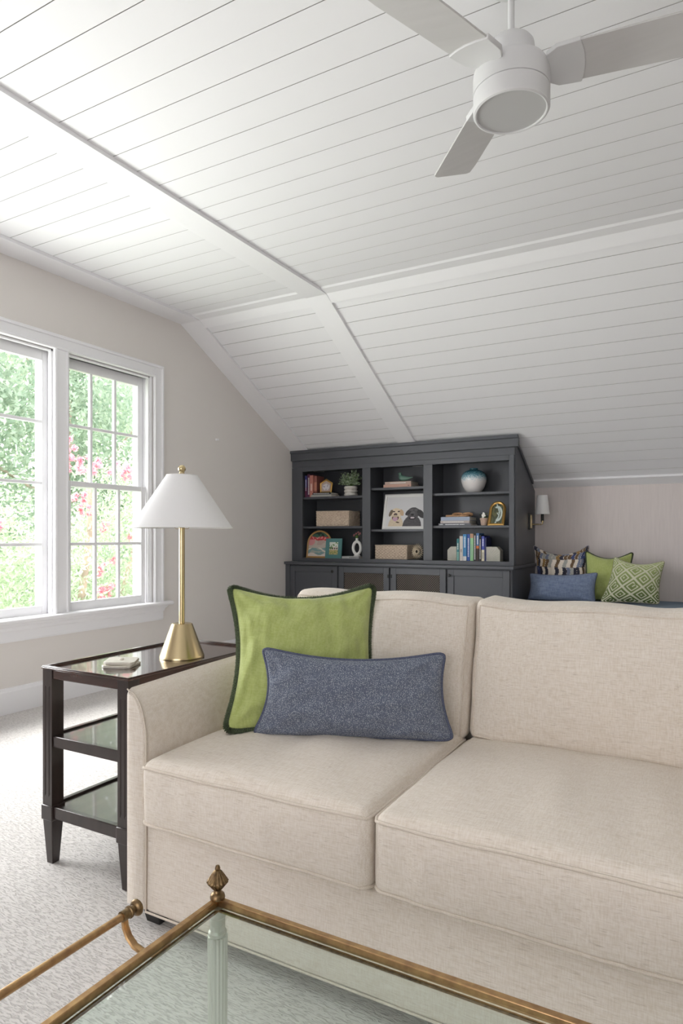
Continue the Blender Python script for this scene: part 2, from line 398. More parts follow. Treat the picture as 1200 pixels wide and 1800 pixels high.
apr = [(0,.44), (.010,.44), (.014,.452), (.014,.505), (.020,.512), (.024,.530), (.040,.545), (.045,.555), (0,.555)]
MBa = MB(); a_ = [(XW+p[0], .52-.0, p[1]) for p in apr]; b_ = [(XW+p[0], 3.86+p[0]*.9, p[1]) for p in apr]
MBa.add(a_+b_, [tuple(range(8, -1, -1)), tuple(range(9, 18))]+[(i, (i+1) % 9, 9+(i+1) % 9, 9+i) for i in range(9)])
struct(MBa.build('trim_7', M['trim']))
XO = XW-.17
def win_unit(nm, y0, y1, hung, cols, mull_r, mull_l):
    """y0..y1: clear jamb opening"""
    z0, z1 = .575, 2.335
    wf = struct(bpy.data.objects.new(nm, None)); COL.objects.link(wf); wf.location = (XW, (y0+y1)/2, z0)
    fr = MB()
    for s, yy in ((1, y1), (-1, y0)):
        fr.box(XO-.02, XW+.0, yy, yy+s*.022, z0-.02, z1+.02)           # side jamb
        fr.box(XW-.036, XW-.006, yy-s*.014, yy, z0, z1)               # inner stop
        fr.box(XO+.015, XO+.040, yy-s*.012, yy, z0, z1)               # blind stop
    fr.box(XO-.02, XW, y0, y1, z1, z1+.02); fr.box(XW-.036, XW-.006, y0, y1, z1-.014, z1)
    fr.box(XO-.05, XW, y0, y1, z0-.022, z0)
    fr.build('window_frame', M['trim'], wf, bevel=.002)
    def sash(xc, ya, yb, za, zb, stile, top, bot, rows, ncol, mw=.021):
        sm = MB(); h = .018
        sm.box(xc-h, xc+h, ya, ya+stile, za, zb); sm.box(xc-h, xc+h, yb-stile, yb, za, zb)
        sm.box(xc-h, xc+h, ya+stile, yb-stile, zb-top, zb); sm.box(xc-h, xc+h, ya+stile, yb-stile, za, za+bot)
        so_ = sm.build('sash', M['trim'], wf, bevel=.003)
        ga, gb, gc, gd = ya+stile, yb-stile, za+bot, zb-top
        for i in range(1, ncol):
            yy = ga+(gb-ga)*i/ncol; MB().box(xc-.012, xc+.013, yy-mw/2, yy+mw/2, gc, gd).build('muntin', M['trim'], so_, bevel=.003)
        for j in range(1, rows):
            zz = gc+(gd-gc)*j/rows; MB().box(xc-.0125, xc+.0135, ga, gb, zz-mw/2, zz+mw/2).build('muntin', M['trim'], so_, bevel=.003)
        for i in range(ncol):
            for j in range(rows):
                a, b = ga+(gb-ga)*i/ncol, ga+(gb-ga)*(i+1)/ncol; e, f = gc+(gd-gc)*j/rows, gc+(gd-gc)*(j+1)/rows
                MB().box(xc-.003, xc-.001, a, b, e, f).build('pane', M['pane'], so_)
    if hung:
        sash(XW-.095, y0+.002, y1-.002, 1.44, z1-.004, .050, .072, .038, 2, cols)
        sash(XW-.052, y0+.016, y1-.016, z0+.002, 1.478, .042, .036, .068, 2, cols)
    else:
        sash(XW-.075, y0+.002, y1-.002, z0+.002, z1-.004, .040, .072, .062, 4, cols)
    return wf
win_unit('window_1', 2.990, 3.745, True, 3, 0, 0)
win_unit('window_2', 1.530, 2.882, False, 3, 0, 0)
win_unit('window_3', .64, 1.422, True, 3, 0, 0)
for k, (a, b) in enumerate(((2.882, 2.990), (1.422, 1.530))):
    m_ = MB().box(XO, XW-.001, a+.02, b-.02, .565, 2.335)
    m_.prism([(0,-.002), (0,.020), (.012,.024), (.016,.014), (.092,.014), (.096,.024), (.108,.020), (.108,-.002)],
             lambda p: (XW+p[1], a+p[0], .585), lambda p: (XW+p[1], a+p[0], 2.345))
    struct(m_.build('trim_%d' % (8+k), M['trim']))

# ------------------------------------------------------------------ soft shapes
def lin(n, e, ne):
    a = [-1+e*i/ne for i in range(ne)]; b = [-1+e+(2-2*e)*i/n for i in range(n+1)]; c_ = [1-e+e*(i+1)/ne for i in range(ne)]
    return a+b+c_
def softbox(name, c, h, r, m, parent, warp=None, n=(16, 10, 5), noise_amp=.004, seed=0, welts=(), welt_r=.0035, label=None, front_welt=False):
    hx, hy, hz = h
    def F(a, b, d):
        q = Vector((a*hx, b*hy, d*hz)); inner = Vector((max(-hx+r, min(hx-r, q.x)), max(-hy+r, min(hy-r, q.y)), max(-hz+r, min(hz-r, q.z))))
        dd = q-inner; p = inner+dd.normalized()*r if dd.length > 1e-9 else q
        if warp: p = warp(a, b, d, p)
        nn = noise.noise_vector(Vector((p.x*7+seed, p.y*7, p.z*7)))*noise_amp
        return Vector(c)+p+nn
    ax = [lin(n[i], min(.9, r/h[i]), 4) for i in range(3)]
    vi = {}; vs = []; fs = []
    def idx(a, b, d):
        k = (round(a, 5), round(b, 5), round(d, 5))
        if k not in vi: vi[k] = len(vs); vs.append(F(a, b, d))
        return vi[k]
    for s in (-1, 1):
        for U, V, mk in ((0, 1, lambda u, v: (u, v, s)), (0, 2, lambda u, v: (u, s, v)), (1, 2, lambda u, v: (s, u, v))):
            for i in range(len(ax[U])-1):
                for j in range(len(ax[V])-1):
                    a, b = ax[U][i], ax[U][i+1]; e, f = ax[V][j], ax[V][j+1]
                    fs.append(tuple(idx(*mk(*t)) for t in ((a,e), (b,e), (b,f), (a,f))))
    o = MB().add(vs, fs).build(name, m, parent, smooth=80, label=label)
    if front_welt:
        e1, e2 = 1-r/hx*.5, 1-r/hz*.5; pp_ = []
        for i in range(60): pp_.append((-e1+2*e1*i/60, e2))
        for i in range(24): pp_.append((e1, e2-2*e2*i/24))
        for i in range(60): pp_.append((e1-2*e1*i/60, -e2))
        for i in range(24): pp_.append((-e1, -e2+2*e2*i/24))
        MB().tube([F(a, -1, d)+Vector((0, -.001, 0)) for a, d in pp_], welt_r, 6, closed=True).build('welt', M['welt'], o, smooth=80)
    for wz in welts:
        pts = []; K = 56
        sq = []
        for i in range(K): sq.append((-1+2*i/K, -1))
        for i in range(K//2): sq.append((1, -1+2*i/(K//2)))
        for i in range(K): sq.append((1-2*i/K, 1))
        for i in range(K//2): sq.append((-1, 1-2*i/(K//2)))
        e = r/hz*.55
        for a, b in sq:
            # keep clear of the sharp parameter corners
            p = F(a, b, wz*(1-e)); cen = Vector(c); out = Vector((p.x-cen.x, p.y-cen.y, 0)).normalized()
            pts.append(p+out*.0015+Vector((0, 0, wz*.002)))
        MB().tube(pts, welt_r, 6, closed=True).build('welt', M['welt'], o, smooth=80)
    return o

def pillow(name, cs, T_, m, label, group=None, trim=None, ins=(.06, .06, .10, .06), n=40, trim_r=.006, fringe=0, pw=.55,
           wr=.006, seed=0, fn=None, parent=None, tname='trim_cord', back=.6, cat='pillow'):
    """cs = bottom-left, bottom-right, top-right, top-left; ins = inward curve of bottom, right, top, left edges"""
    BL, BR, TR, TL = [Vector(p) for p in cs]
    nrm = ((BR-BL).cross(TL-BL)).normalized()
    org = (BL+BR)/2
    def base(s, t):
        ss, tt = s, t
        rc = 1-.045*(abs(s*t))**14
        s, t = s*rc, t*rc
        s2 = s*(1-(ins[1] if s > 0 else ins[3])*(1-t*t)*abs(s)**1.5)
        t2 = t*(1-(ins[2] if t > 0 else ins[0])*(1-s*s)*abs(t)**1.5)
        u, v = (s2+1)/2, (t2+1)/2
        return (BL*(1-u)+BR*u)*(1-v)+(TL*(1-u)+TR*u)*v
    def F(s, t, sd):
        p = base(s, t)
        pr_ = max(0, (1-s*s))**pw*max(0, (1-t*t))**pw
        pr_ *= (1+.12*noise.noise(Vector((s*1.7+seed, t*1.7, 3))))
        wv = wr*noise.noise(Vector((s*4+seed, t*4, sd*5)))+wr*.6*noise.noise(Vector((s*9+seed, t*3, sd*5+9)))
        edge = min(1, (1-abs(s))*6)*min(1, (1-abs(t))*6)
        # soft creases running in from the corners
        cr = 0
        for cx_, cy_ in ((-1,-1), (1,-1), (1,1), (-1,1)):
            dx, dy = s-cx_, t-cy_; dd = math.hypot(dx, dy)
            if dd < .9: cr += math.sin(math.atan2(abs(dy), abs(dx))*9+seed+cx_)*(1-dd/.9)*min(1, dd*3)*wr*.6
        return p+nrm*sd*(T_*(1 if sd > 0 else back)*pr_+(wv+cr)*edge*(1 if sd > 0 else .3))
    def q(x): return math.sin(x*math.pi/2)*.35+x*.65
    vs = []; fs = []; N = n
    for sd in (1, -1):
        k0 = len(vs)
        for j in range(N+1):
            for i in range(N+1): vs.append(F(q(-1+2*i/N), q(-1+2*j/N), sd))
        for j in range(N):
            for i in range(N): 
                f = (k0+j*(N+1)+i, k0+j*(N+1)+i+1, k0+(j+1)*(N+1)+i+1, k0+(j+1)*(N+1)+i)
                fs.append(f if sd > 0 else f[::-1])
    me = bpy.data.meshes.new(name); o = bpy.data.objects.new(name, me); COL.objects.link(o); o.location = org
    me.from_pydata([tuple(v-org) for v in vs], [], fs)
    if fn:
        ca = me.color_attributes.new('print', 'FLOAT_COLOR', 'CORNER'); data = np.ones((len(fs)*4, 4), np.float32); k = 0
        for sd in (1, -1):
            for j in range(N):
                for i in range(N):
                    data[k:k+4, :3] = fn((i+.5)/N, (j+.5)/N); k += 4
        ca.data.foreach_set('color', data.ravel())
    me.materials.append(m)
    for p in me.polygons: p.use_smooth = True
    tag(o, label, cat, group)
    if trim:
        pts = []; K = 60
        for i in range(K): pts.append(base(q(-1+2*i/K), -1))
        for i in range(K): pts.append(base(1, q(-1+2*i/K)))
        for i in range(K): pts.append(base(q(1-2*i/K), 1))
        for i in range(K): pts.append(base(-1, q(1-2*i/K)))
        if fringe:
            rnd = random.Random(seed)
            P2 = []
            for k in range(len(pts)):
                a, b = pts[k], pts[(k+1) % len(pts)]
                for f_ in (0, .25, .5, .75): P2.append(a.lerp(b, f_))
            MB().tube(P2, trim_r, 10, closed=True, radf=lambda k, i: 1.0+(.30 if k % 2 else -.25)*(.6+.8*rnd.random())).build(tname, trim, o, smooth=False)
        else: MB().tube(pts, trim_r, 6, closed=True).build(tname, trim, o, smooth=80)
    return o

# ------------------------------------------------------------------ sofa
sx0, sx1, sy0, sy1 = -1.463, .150, 1.342, 2.32
sofa = thing('sofa', (-.65, 1.8, 0), 'oatmeal linen sofa with loose seat and back cushions behind the glass coffee table', 'sofa')
def arm(x0, s):
    # cross-section: straight outside, inside rolling over to the outer top edge
    prof = [(0, .048), (.078, .048), (.080, .30), (.080, .50)]
    for k in range(9):
        a = k/8*math.pi/2; prof.append((.014+.066*math.cos(a), .52+.138*math.sin(a)))
    prof += [(.006, .664), (0, .655)]
    st_ = []; ys = [0, .002, .008, .02, .3, .6, sy1-sy0-.02, sy1-sy0]
    mb = MB(); n = len(prof)
    for y in ys:
        ins_ = .010*(1-min(1, y/.02))**2
        cx, czz = .04, .33
        for (px_, pz) in prof:
            dx = px_-cx; dz = pz-czz
            x = cx+dx*(1-ins_/.04); z = czz+dz*(1-ins_/.33)
            rise = .022*max(0, min(1, y/.5))*(1 if pz > .5 else 0)
            mb.v.append((x0+s*x, sy0+y, z+rise))
    for k in range(len(ys)-1):
        for i in range(n): mb.f.append((k*n+i, k*n+(i+1) % n, (k+1)*n+(i+1) % n, (k+1)*n+i))
    mb.f.append(tuple(range(n-1, -1, -1))); mb.f.append(tuple((len(ys)-1)*n+i for i in range(n)))
    o = mb.build('arm', M['sofa'], sofa, smooth=50)
    # seam welt around the front panel
    pts = [(x0+s*(.04+(p[0]-.04)*.99), sy0+.004, p[1]) for p in prof[1:-1]]
    MB().tube(pts, .0022, 6).build('welt', M['welt'], o, smooth=80)
    return o
arm(sx0, 1); arm(sx1, -1)
def wb(a, b, d, p):
    if b < 0: p.y -= .004*(1-a*a)
    return p
softbox('base_frame', ((sx0+sx1)/2, (sy0+sy1)/2+.004, .170), ((sx1-sx0)/2-.072, (sy1-sy0)/2-.004, .125), .014, M['sofa'], sofa, wb, (30, 12, 5), .002, 5)
MB().tube([(sx0+.078, sy0+.003, .049), (sx1-.078, sy0+.003, .049)], .003, 6).build('welt', M['welt'], sofa, smooth=80)
softbox('back_frame', ((sx0+sx1)/2, sy1-.125, .45), ((sx1-sx0)/2-.074, .125, .360), .03, M['sofa'], sofa, None, (24, 4, 10), .002, 9)
for x, y in ((sx0+.075, sy0+.06), (sx1-.08, sy0+.06), (sx0+.075, sy1-.07), (sx1-.08, sy1-.07)):
    MB().frustum(x, y, 0, .05, .05, .05, .07, .07).build('foot', M['blackwood'], sofa, bevel=.003)
def seatwarp(sd):
    def f(a, b, d, p):
        g = (1-a*a)*(1-b*b)
        if d > 0: p.z += .030*g**.6*max(0, d)
        if b < 0: p.y -= .010*(1-a*a)*(1-d*d)*-b
        # gathered front border under the welt
        if b < -.9 and d < .9: p.y += .0038*math.sin(a*26+sd)*(.5+.5*math.sin(a*7+sd*2))*(1-abs(d))
        # nose drops slightly at the bottom
        p.x += .006*math.copysign(1, a)*(1-b*b)*(1-d*d)*abs(a)
        if d > .5: p.z += (.003*math.sin(a*9+b*3+sd)+.0018*math.sin(a*21+b*2+sd))*g
        return p
    return f
for k, (x0, x1) in enumerate(((-1.376, -.672), (-.664, .062))):
    softbox('seat_cushion', ((x0+x1)/2, 1.315+.345, .388), ((x1-x0)/2, .345, .092), .028, M['sofa'], sofa, seatwarp(k*3), (26, 20, 7), .0035, 3+k*11, welts=(1, -1), welt_r=.0042)
def backwarp(sd):
    def f(a, b, d, p):
        g = (1-a*a)*(1-d*d)
        p.y += (-.050 if b < 0 else .02)*g**.7*abs(b)
        p.z += .006*math.sin(a*5.0+sd)*(max(0, d))*(1-a*a)**.3 - .012*(1-a*a)*max(0, d)*(1.3 if sd else -.2)
        if d > .3 and b < 0: p.y += .006*math.sin(a*15+d*5+sd)*(1-a*a)*(d-.3)
        # lean
        p.y += (p.z+.21)*.20
        return p
    return f
for k, (x0, x1) in enumerate(((-1.345, -.668), (-.662, .055))):
    softbox('back_cushion', ((x0+x1)/2, 2.045, .681+.006*k), ((x1-x0)/2, .085, .217), .030, M['sofa'], sofa, backwarp(k*2), (26, 4, 16), .005, 21+k*7, front_welt=True, welt_r=.0028)
# throw pillows on the sofa
pillow('throw_pillow', [(-1.292, 1.566, .505), (-.930, 1.900, .500), (-1.000, 2.015, .940), (-1.416, 1.742, .938)], .085, M['green'],
       'large chartreuse green pillow edged with dark brush fringe on the left of the sofa', trim=M['fringe'], ins=(.05, .12, .24, .18), trim_r=.0095, fringe=1, seed=2.3, wr=.014, tname='brush_fringe', n=56, back=.35)
pillow('throw_pillow', [(-1.214, 1.606, .500), (-.660, 1.853, .500), (-.700, 1.886, .752), (-1.196, 1.630, .765)], .066, M['bluedot'],
       'long blue speckled lumbar pillow in front of the green fringed one', trim=M['bluetrim'], ins=(.03, .09, .26, .13), trim_r=.0055, seed=7.1, wr=.010, n=64, pw=.5, tname='piping', back=.2)

# ------------------------------------------------------------------ side table
tb = thing('side_table', (-1.765, 1.80, 0), 'dark mahogany three-tier side table left of the sofa arm', 'table')
tx0, tx1, ty0, ty1, tz = -1.968, -1.566, 1.450, 2.130, .664
lw = .046
for cx, cy in ((tx0+lw/2, ty0+lw/2), (tx1-lw/2, ty0+lw/2), (tx0+lw/2, ty1-lw/2), (tx1-lw/2, ty1-lw/2)):
    # post with two shallow flutes on the front face
    ng = 0.0035; x0, x1 = cx-lw/2, cx+lw/2; yf_, yb_ = cy-lw/2, cy+lw/2
    fl = [(x0, yf_), (x0+.010, yf_), (x0+.0135, yf_+ng), (x0+.017, yf_), (x1-.017, yf_), (x1-.0135, yf_+ng), (x1-.010, yf_), (x1, yf_), (x1, yb_), (x0, yb_)]
    pl = [(x0, yf_), (x0+.010, yf_), (x0+.0135, yf_), (x0+.017, yf_), (x1-.017, yf_), (x1-.0135, yf_), (x1-.010, yf_), (x1, yf_), (x1, yb_), (x0, yb_)]
    mb = MB(); lv = [(.190, pl), (.228, pl), (.236, fl), (.592, fl), (.600, pl), (tz-.010, pl)]
    for z, pp in lv: mb.v += [(p[0], p[1], z) for p in pp]
    for k in range(len(lv)-1):
        for i in range(10): mb.f.append((k*10+i, k*10+(i+1) % 10, (k+1)*10+(i+1) % 10, (k+1)*10+i))
    mb.f.append(tuple(range(9, -1, -1))); mb.f.append(tuple(50+i for i in range(10)))
    leg = mb.build('leg', M['darkwood2'], tb)
    MB().box(cx-.027, cx+.027, cy-.027, cy+.027, .148, .198).build('leg_block', M['darkwood2'], leg, bevel=.003)
    MB().frustum(cx, cy, 0, .148, .028, .028, .046, .046).build('foot', M['darkwood2'], leg, bevel=.002)
def tier(z0, z1, name, m, surf, inset=.004, lip=.0):
    for nm, b in (('rail', (tx0+lw, tx1-lw, ty0+inset, ty0+inset+.02)), ('rail', (tx0+lw, tx1-lw, ty1-.02-inset, ty1-inset)),
                  ('rail', (tx0+inset, tx0+inset+.02, ty0+lw, ty1-lw)), ('rail', (tx1-inset-.02, tx1-inset, ty0+lw, ty1-lw))):
        MB().box(*b, z0, z1).build(nm, M['darkwood2'] if z1 < .6 else M['darkwood'], tb, bevel=.0025)
    MB().box(tx0+.020, tx1-.020, ty0+.020, ty1-.020, surf-.012, surf).build(name, m, tb)
tier(.395, .432, 'middle_shelf', M['shelfwood'], .425); tier(.156, .196, 'lower_shelf', M['shelfwood'], .188)
tier(.622, tz-.010, 'table_top', M['darkwood'], tz-.008, .003)
rim = MB()
for z0, z1, o, i in ((tz-.010, tz-.004, .004, .016), (tz-.004, tz, .002, .012)):
    rim.box(tx0-o, tx1+o, ty0-o, ty0+i, z0, z1); rim.box(tx0-o, tx1+o, ty1-i, ty1+o, z0, z1)
    rim.box(tx0-o, tx0+i, ty0+i, ty1-i, z0, z1); rim.box(tx1-i, tx1+o, ty0+i, ty1-i, z0, z1)
rim.build('top_rim', M['darkwood'], tb, bevel=.0015)
zt = tz-.008
# lamp
lx, ly = -1.699, 1.829
lamp = thing('table_lamp', (lx, ly, zt), 'brass table lamp with conical white shade on the side table', 'lamp')
MB().lathe((lx, ly, zt), [(.078,0), (.0805,.001), (.0805,.006), (.0790,.009), (.0385,.120), (.0365,.1235), (.030,.125), (0,.125)], 64).build('base', M['brass'], lamp, smooth=True)
MB().lathe((lx, ly, zt+.124), [(.0105,0), (.0105,.35), (.007,.352), (.007,.36)], 24).build('pole', M['brass'], lamp, smooth=True)
MB().lathe((lx, ly, zt+.484), [(.012,0), (.017,.002), (.017,.05), (.012,.055)], 24).build('socket', M['black'], lamp, smooth=True)
shz = 1.129
sh = MB().lathe((lx, ly, 0), [(.1830, shz), (.0560, 1.322), (.0545, 1.322), (.1812, shz)], 72)
sh.f = [f for f in sh.f if len(f) == 4]; n = 72
sh.f += [(3*n+i, 3*n+(i+1) % n, (i+1) % n, i) for i in range(n)]
sho = sh.build('lamp_shade', M['shade'], lamp, smooth=True)
hm = MB(); hm.tube([(lx+.1826*math.cos(a), ly+.1826*math.sin(a), shz+.001) for a in np.linspace(0, 2*math.pi, 73)[:-1]], .0016, 6, True)
hm.build('shade_hem', M['white'], sho, smooth=80); hm = MB()
hm.tube([(lx+.0556*math.cos(a), ly+.0556*math.sin(a), 1.322) for a in np.linspace(0, 2*math.pi, 49)[:-1]], .0015, 6, True)
hm.build('shade_hem', M['white'], sho, smooth=80)
hp = MB().tube([(lx-.028, ly, 1.150), (lx-.036, ly, 1.132), (lx-.03, ly, 1.126), (lx+.03, ly, 1.126), (lx+.036, ly, 1.132), (lx+.028, ly, 1.150), (lx+.04, ly, 1.22), (lx+.02, ly, 1.30), (lx, ly, 1.325)], .0012, 6)
for k in range(3):
    a = k*2.094+.5; hp.tube([(lx, ly, 1.322), (lx+.055*math.cos(a), ly+.055*math.sin(a), 1.321)], .001, 6)
hp.build('harp', M['brass'], lamp, smooth=80)
MB().lathe((lx, ly, 1.322), [(.010,0), (.010,.008), (.0085,.011)]+[(.0140*math.sin(a), .024-.0140*math.cos(a)) for a in np.linspace(.65, math.pi, 14)], 28).build('finial', M['brass'], lamp, smooth=True)
# coasters
def coaster(c, rz, z, lbl, tilt=0):
    mx = Matrix.Translation((c[0], c[1], z)) @ Matrix.Rotation(rz, 4, 'Z') @ Matrix.Rotation(tilt, 4, 'Y')
    h = .051; k = .012
    poly = [(-h+k,-h), (h-k,-h), (h,-h+k), (h,h-k), (h-k,h), (-h+k,h), (-h,h-k), (-h,-h+k)]
    mb = MB().prism(poly, lambda p: (p[0], p[1], 0), lambda p: (p[0], p[1], .0085)).tf(mx)
    o = mb.build('coaster', M['marble2'], None, bevel=.0012, origin=(c[0], c[1], z)); tag(o, lbl, 'coaster', 'stone coasters on the side table')
    return o
M['marble2'] = mat('pale_marble', (.80, .76, .68), .4, col2=(.66, .62, .54), vscale=30)
coaster((-1.765, 1.605), .35, zt, 'lower cream stone coaster lying flat on the side table')
cst = coaster((-1.772, 1.612), .62, zt+.0105, 'upper cream stone coaster with button, askew on the other coaster', .03)
MB().lathe((-1.772, 1.612, zt+.0190), [(.009,0), (.009,.003), (.006,.0055), (0,.006)], 20).build('button', M['marble2'], cst, smooth=40)

# ------------------------------------------------------------------ coffee table
ctz = .480; cx0, cx1, cy1_, cy0_ = -.741, .42, .885, .285
ct_ = thing('coffee_table', (-.16, .585, 0), 'low glass-topped coffee table with brass edges and corner finials before the sofa', 'table')
rw = .0115
fr = MB()
for b in ((cx0-rw/2, cx1+rw/2, cy1_-rw/2, cy1_+rw/2), (cx0-rw/2, cx1+rw/2, cy0_-rw/2, cy0_+rw/2)):
    fr.box(*b, ctz-.012, ctz)
for b in ((cx0-rw/2, cx0+rw/2, cy0_+rw/2, cy1_-rw/2), (cx1-rw/2, cx1+rw/2, cy0_+rw/2, cy1_-rw/2)):
    fr.box(*b, ctz-.012, ctz)
fr.build('top_frame', M['brass2'], ct_, bevel=.0015)
li = MB()
for b in ((cx0+rw/2, cx1-rw/2, cy1_-rw/2-.006, cy1_-rw/2), (cx0+rw/2, cx1-rw/2, cy0_+rw/2, cy0_+rw/2+.006), (cx0+rw/2, cx0+rw/2+.006, cy0_+rw/2+.006, cy1_-rw/2-.006), (cx1-rw/2-.006, cx1-rw/2, cy0_+rw/2+.006, cy1_-rw/2-.006)):
    li.box(*b, ctz-.016, ctz-.0135)
li.build('glass_ledge', M['brassdark'], ct_)
# bevelled glass
g0, g1, g2, g3 = cx0+rw/2+.001, cx1-rw/2-.001, cy0_+rw/2+.001, cy1_-rw/2-.001; bv = .026
zb_, ze, ztp = ctz-.013, ctz-.0075, ctz-.002
vs = [(g0,g2,zb_), (g1,g2,zb_), (g1,g3,zb_), (g0,g3,zb_), (g0,g2,ze), (g1,g2,ze), (g1,g3,ze), (g0,g3,ze),
      (g0+bv,g2+bv,ztp), (g1-bv,g2+bv,ztp), (g1-bv,g3-bv,ztp), (g0+bv,g3-bv,ztp)]
MB().add(vs, [(0,3,2,1), (0,1,5,4), (1,2,6,5), (2,3,7,6), (3,0,4,7), (4,5,9,8), (5,6,10,9), (6,7,11,10), (7,4,8,11), (8,9,10,11)]).build('glass_top', M['tableglass'], ct_)
for x in (cx0, cx1):
    for y in (cy0_, cy1_):
        lg = MB().lathe((x, y, 0), [(.008,0), (.011,.004), (.013,.02), (.0105,.03), (.0105,.045)], 24)
        lg.lathe((x, y, .045), [(.0145,0), (.0165,.37), (.0165,.372)], 96, flute=.05, nf=16)
        lg.lathe((x, y, .417), [(.015,0), (.0155,.006), (.013,.010), (.013,.030), (.0155,.034), (.0155,.050)], 24)
        lo = lg.build('leg', M['palemetal'], ct_, smooth=30)
        fi = MB().lathe((x, y, ctz-.001), [(.0125,0), (.013,.003), (.0115,.008), (.0070,.011), (.0060,.0145), (.0090,.0175)], 32)
        fi.build('finial_stem', M['brassdark'], lo, smooth=True)
        fu = MB().lathe((x, y, ctz+.0165), [(.0088,0), (.0125,.005), (.0172,.0105), (.0178,.0125), (.0155,.0150), (.0115,.022), (.0075,.028), (.0050,.0305), (.0035,.031)], 72, flute=.075, nf=16)
        fu.build('finial', M['brassdark'], lo, smooth=60)
        MB().lathe((x, y, ctz+.0465), [(.0030,0), (.0045,.0025), (.0046,.0045), (.0032,.0085), (0,.0095)], 20).build('finial_tip', M['brassdark'], lo, smooth=True)
# low shelf rails joining the legs
for s, xh in ((-1, cx0), (1, cx1)):
    xt = xh+s*.098
    hd = MB().tube([(xt, .775, ctz), (xt, .395, ctz)], .0062, 20); ho = hd.build('handle_rail', M['brass2'], ct_, smooth=True)
    for yy, d in ((.783, 1), (.387, -1)):
        MB().lathe((xt, yy-d*.020, ctz), [(.0085,0), (.0085,.014), (.0100,.0150), (.0100,.018), (.0070,.019), (.0070,.026), (.0115,.028), (.0135,.031), (.0135,.034), (.0105,.037), (0,.039)], 32, ax=(0, d, 0)).build('handle_knob', M['brassdark'], ho, smooth=True)
        pts = []
        for k in range(15):
            a = k/14*math.pi*.62
            pts.append((xt-s*.010+s*.010*0-s*(.088-.088*math.cos(a))*.62-s*0, yy-d*.012, ctz-.008-.042*math.sin(a*1.15)))
        pts = [(xt, yy-d*.014, ctz-.006), (xt-s*.002, yy-d*.014, ctz-.018), (xt-s*.010, yy-d*.014, ctz-.032), (xt-s*.024, yy-d*.014, ctz-.043), (xt-s*.044, yy-d*.014, ctz-.047), (xt-s*.064, yy-d*.014, ctz-.043), (xt-s*.082, yy-d*.014, ctz-.032), (xt-s*.094, yy-d*.014, ctz-.018), (xh, yy-d*.014, ctz-.010)]
        br = MB().tube(pts, .0052, 12, radf=lambda k, i: 1.0+.25*math.cos(4*math.pi*i/12)); br.build('handle_bracket', M['brass2'], ho, smooth=True)

# ------------------------------------------------------------------ ceiling fan
fx, fy = -.549, 2.054
fan = thing('ceiling_fan', (fx, fy, ZB+T), 'white three-blade ceiling fan with round light hanging from the plank ceiling', 'fan')
Z0 = 2.415; fk = .9406
def fl_(prof, name, m, n=64): MB().lathe((fx, fy, Z0), [(r*fk, h*fk) for r, h in prof], n).build(name, m, fan, smooth=30)
fl_([(.1110,.014), (.1112,.001), (.1125,.000), (.1155,-.0005), (.1215,.002), (.1235,.006), (.1235,.061)], 'light_ring', M['fan'], 72)
fl_([(0,.005), (.1105,.005), (.1120,.004), (.1130,.008)], 'lens', M['lens'], 72)
fl_([(.1205,.061), (.1205,.064), (.1240,.0645), (.1240,.118), (.1225,.132), (.1150,.145), (.0980,.152), (.0755,.154)], 'motor_housing', M['fan'], 72)
fl_([(.0755,.153), (.0755,.205), (.0730,.221), (.0650,.232), (.0500,.238), (.030,.239)], 'upper_housing', M['fan'])
fl_([(.030,.237), (.0305,.248), (.026,.260), (.0110,.268)], 'rod_collar', M['fan'], 32)
fl_([(.0105,.26), (.0105,(ZB+T-Z0-.02)/fk)], 'down_rod', M['fan'], 24)
MB().lathe((fx, fy, 2.810), [(.02,0), (.060,.002), (.072,.008), (.076,.016), (.077,ZB+T-2.810)], 48).build('canopy', M['fan'], fan, smooth=30)
for k in range(3):
    an = R(8.4+120*k)
    mx = Matrix.Translation((fx, fy, 2.531)) @ Matrix.Rotation(an, 4, 'Z') @ Matrix.Rotation(R(-11), 4, 'X')
    def outline(r): return .069+.008*(r-.16)/(.575-.16)
    rs = [.160, .26, .38, .50, .560]
    poly = [(r, outline(r)) for r in rs]+[(.570, .068), (.574, .058)]+[(.570, -.060), (.562, -.072)]+[(r, -outline(r)) for r in rs[::-1][1:]]
    bl = MB().prism(poly, lambda p: (p[0], p[1], -.003), lambda p: (p[0], p[1], .003)).tf(mx).build('blade', M['blade'], fan, bevel=.0012)
    hp_ = [(.108, -.050), (.138, -.070), (.205, -.0745), (.214, -.037), (.217, 0), (.214, .037), (.205, .0745), (.138, .070), (.108, .050)]
    MB().prism(hp_, lambda p: (p[0], p[1], -.0085), lambda p: (p[0], p[1], .0075)).tf(mx).build('blade_holder', M['fan'], bl, bevel=.002)

# ------------------------------------------------------------------ built-in cabinet
bc = thing('built_in_bookcase', (-2.65, 5.9, 0), 'charcoal grey built-in bookcase filling the low end under the sloped ceiling', 'bookcase')
CM = M['cabinet']; yf = 5.716; ybk = 6.06; xl, xr = XW+.002, -1.497
cab = lambda name, *b, bevel=.002, parent=bc, m=None: MB().box(*b).build(name, m or CM, parent, bevel=bevel)
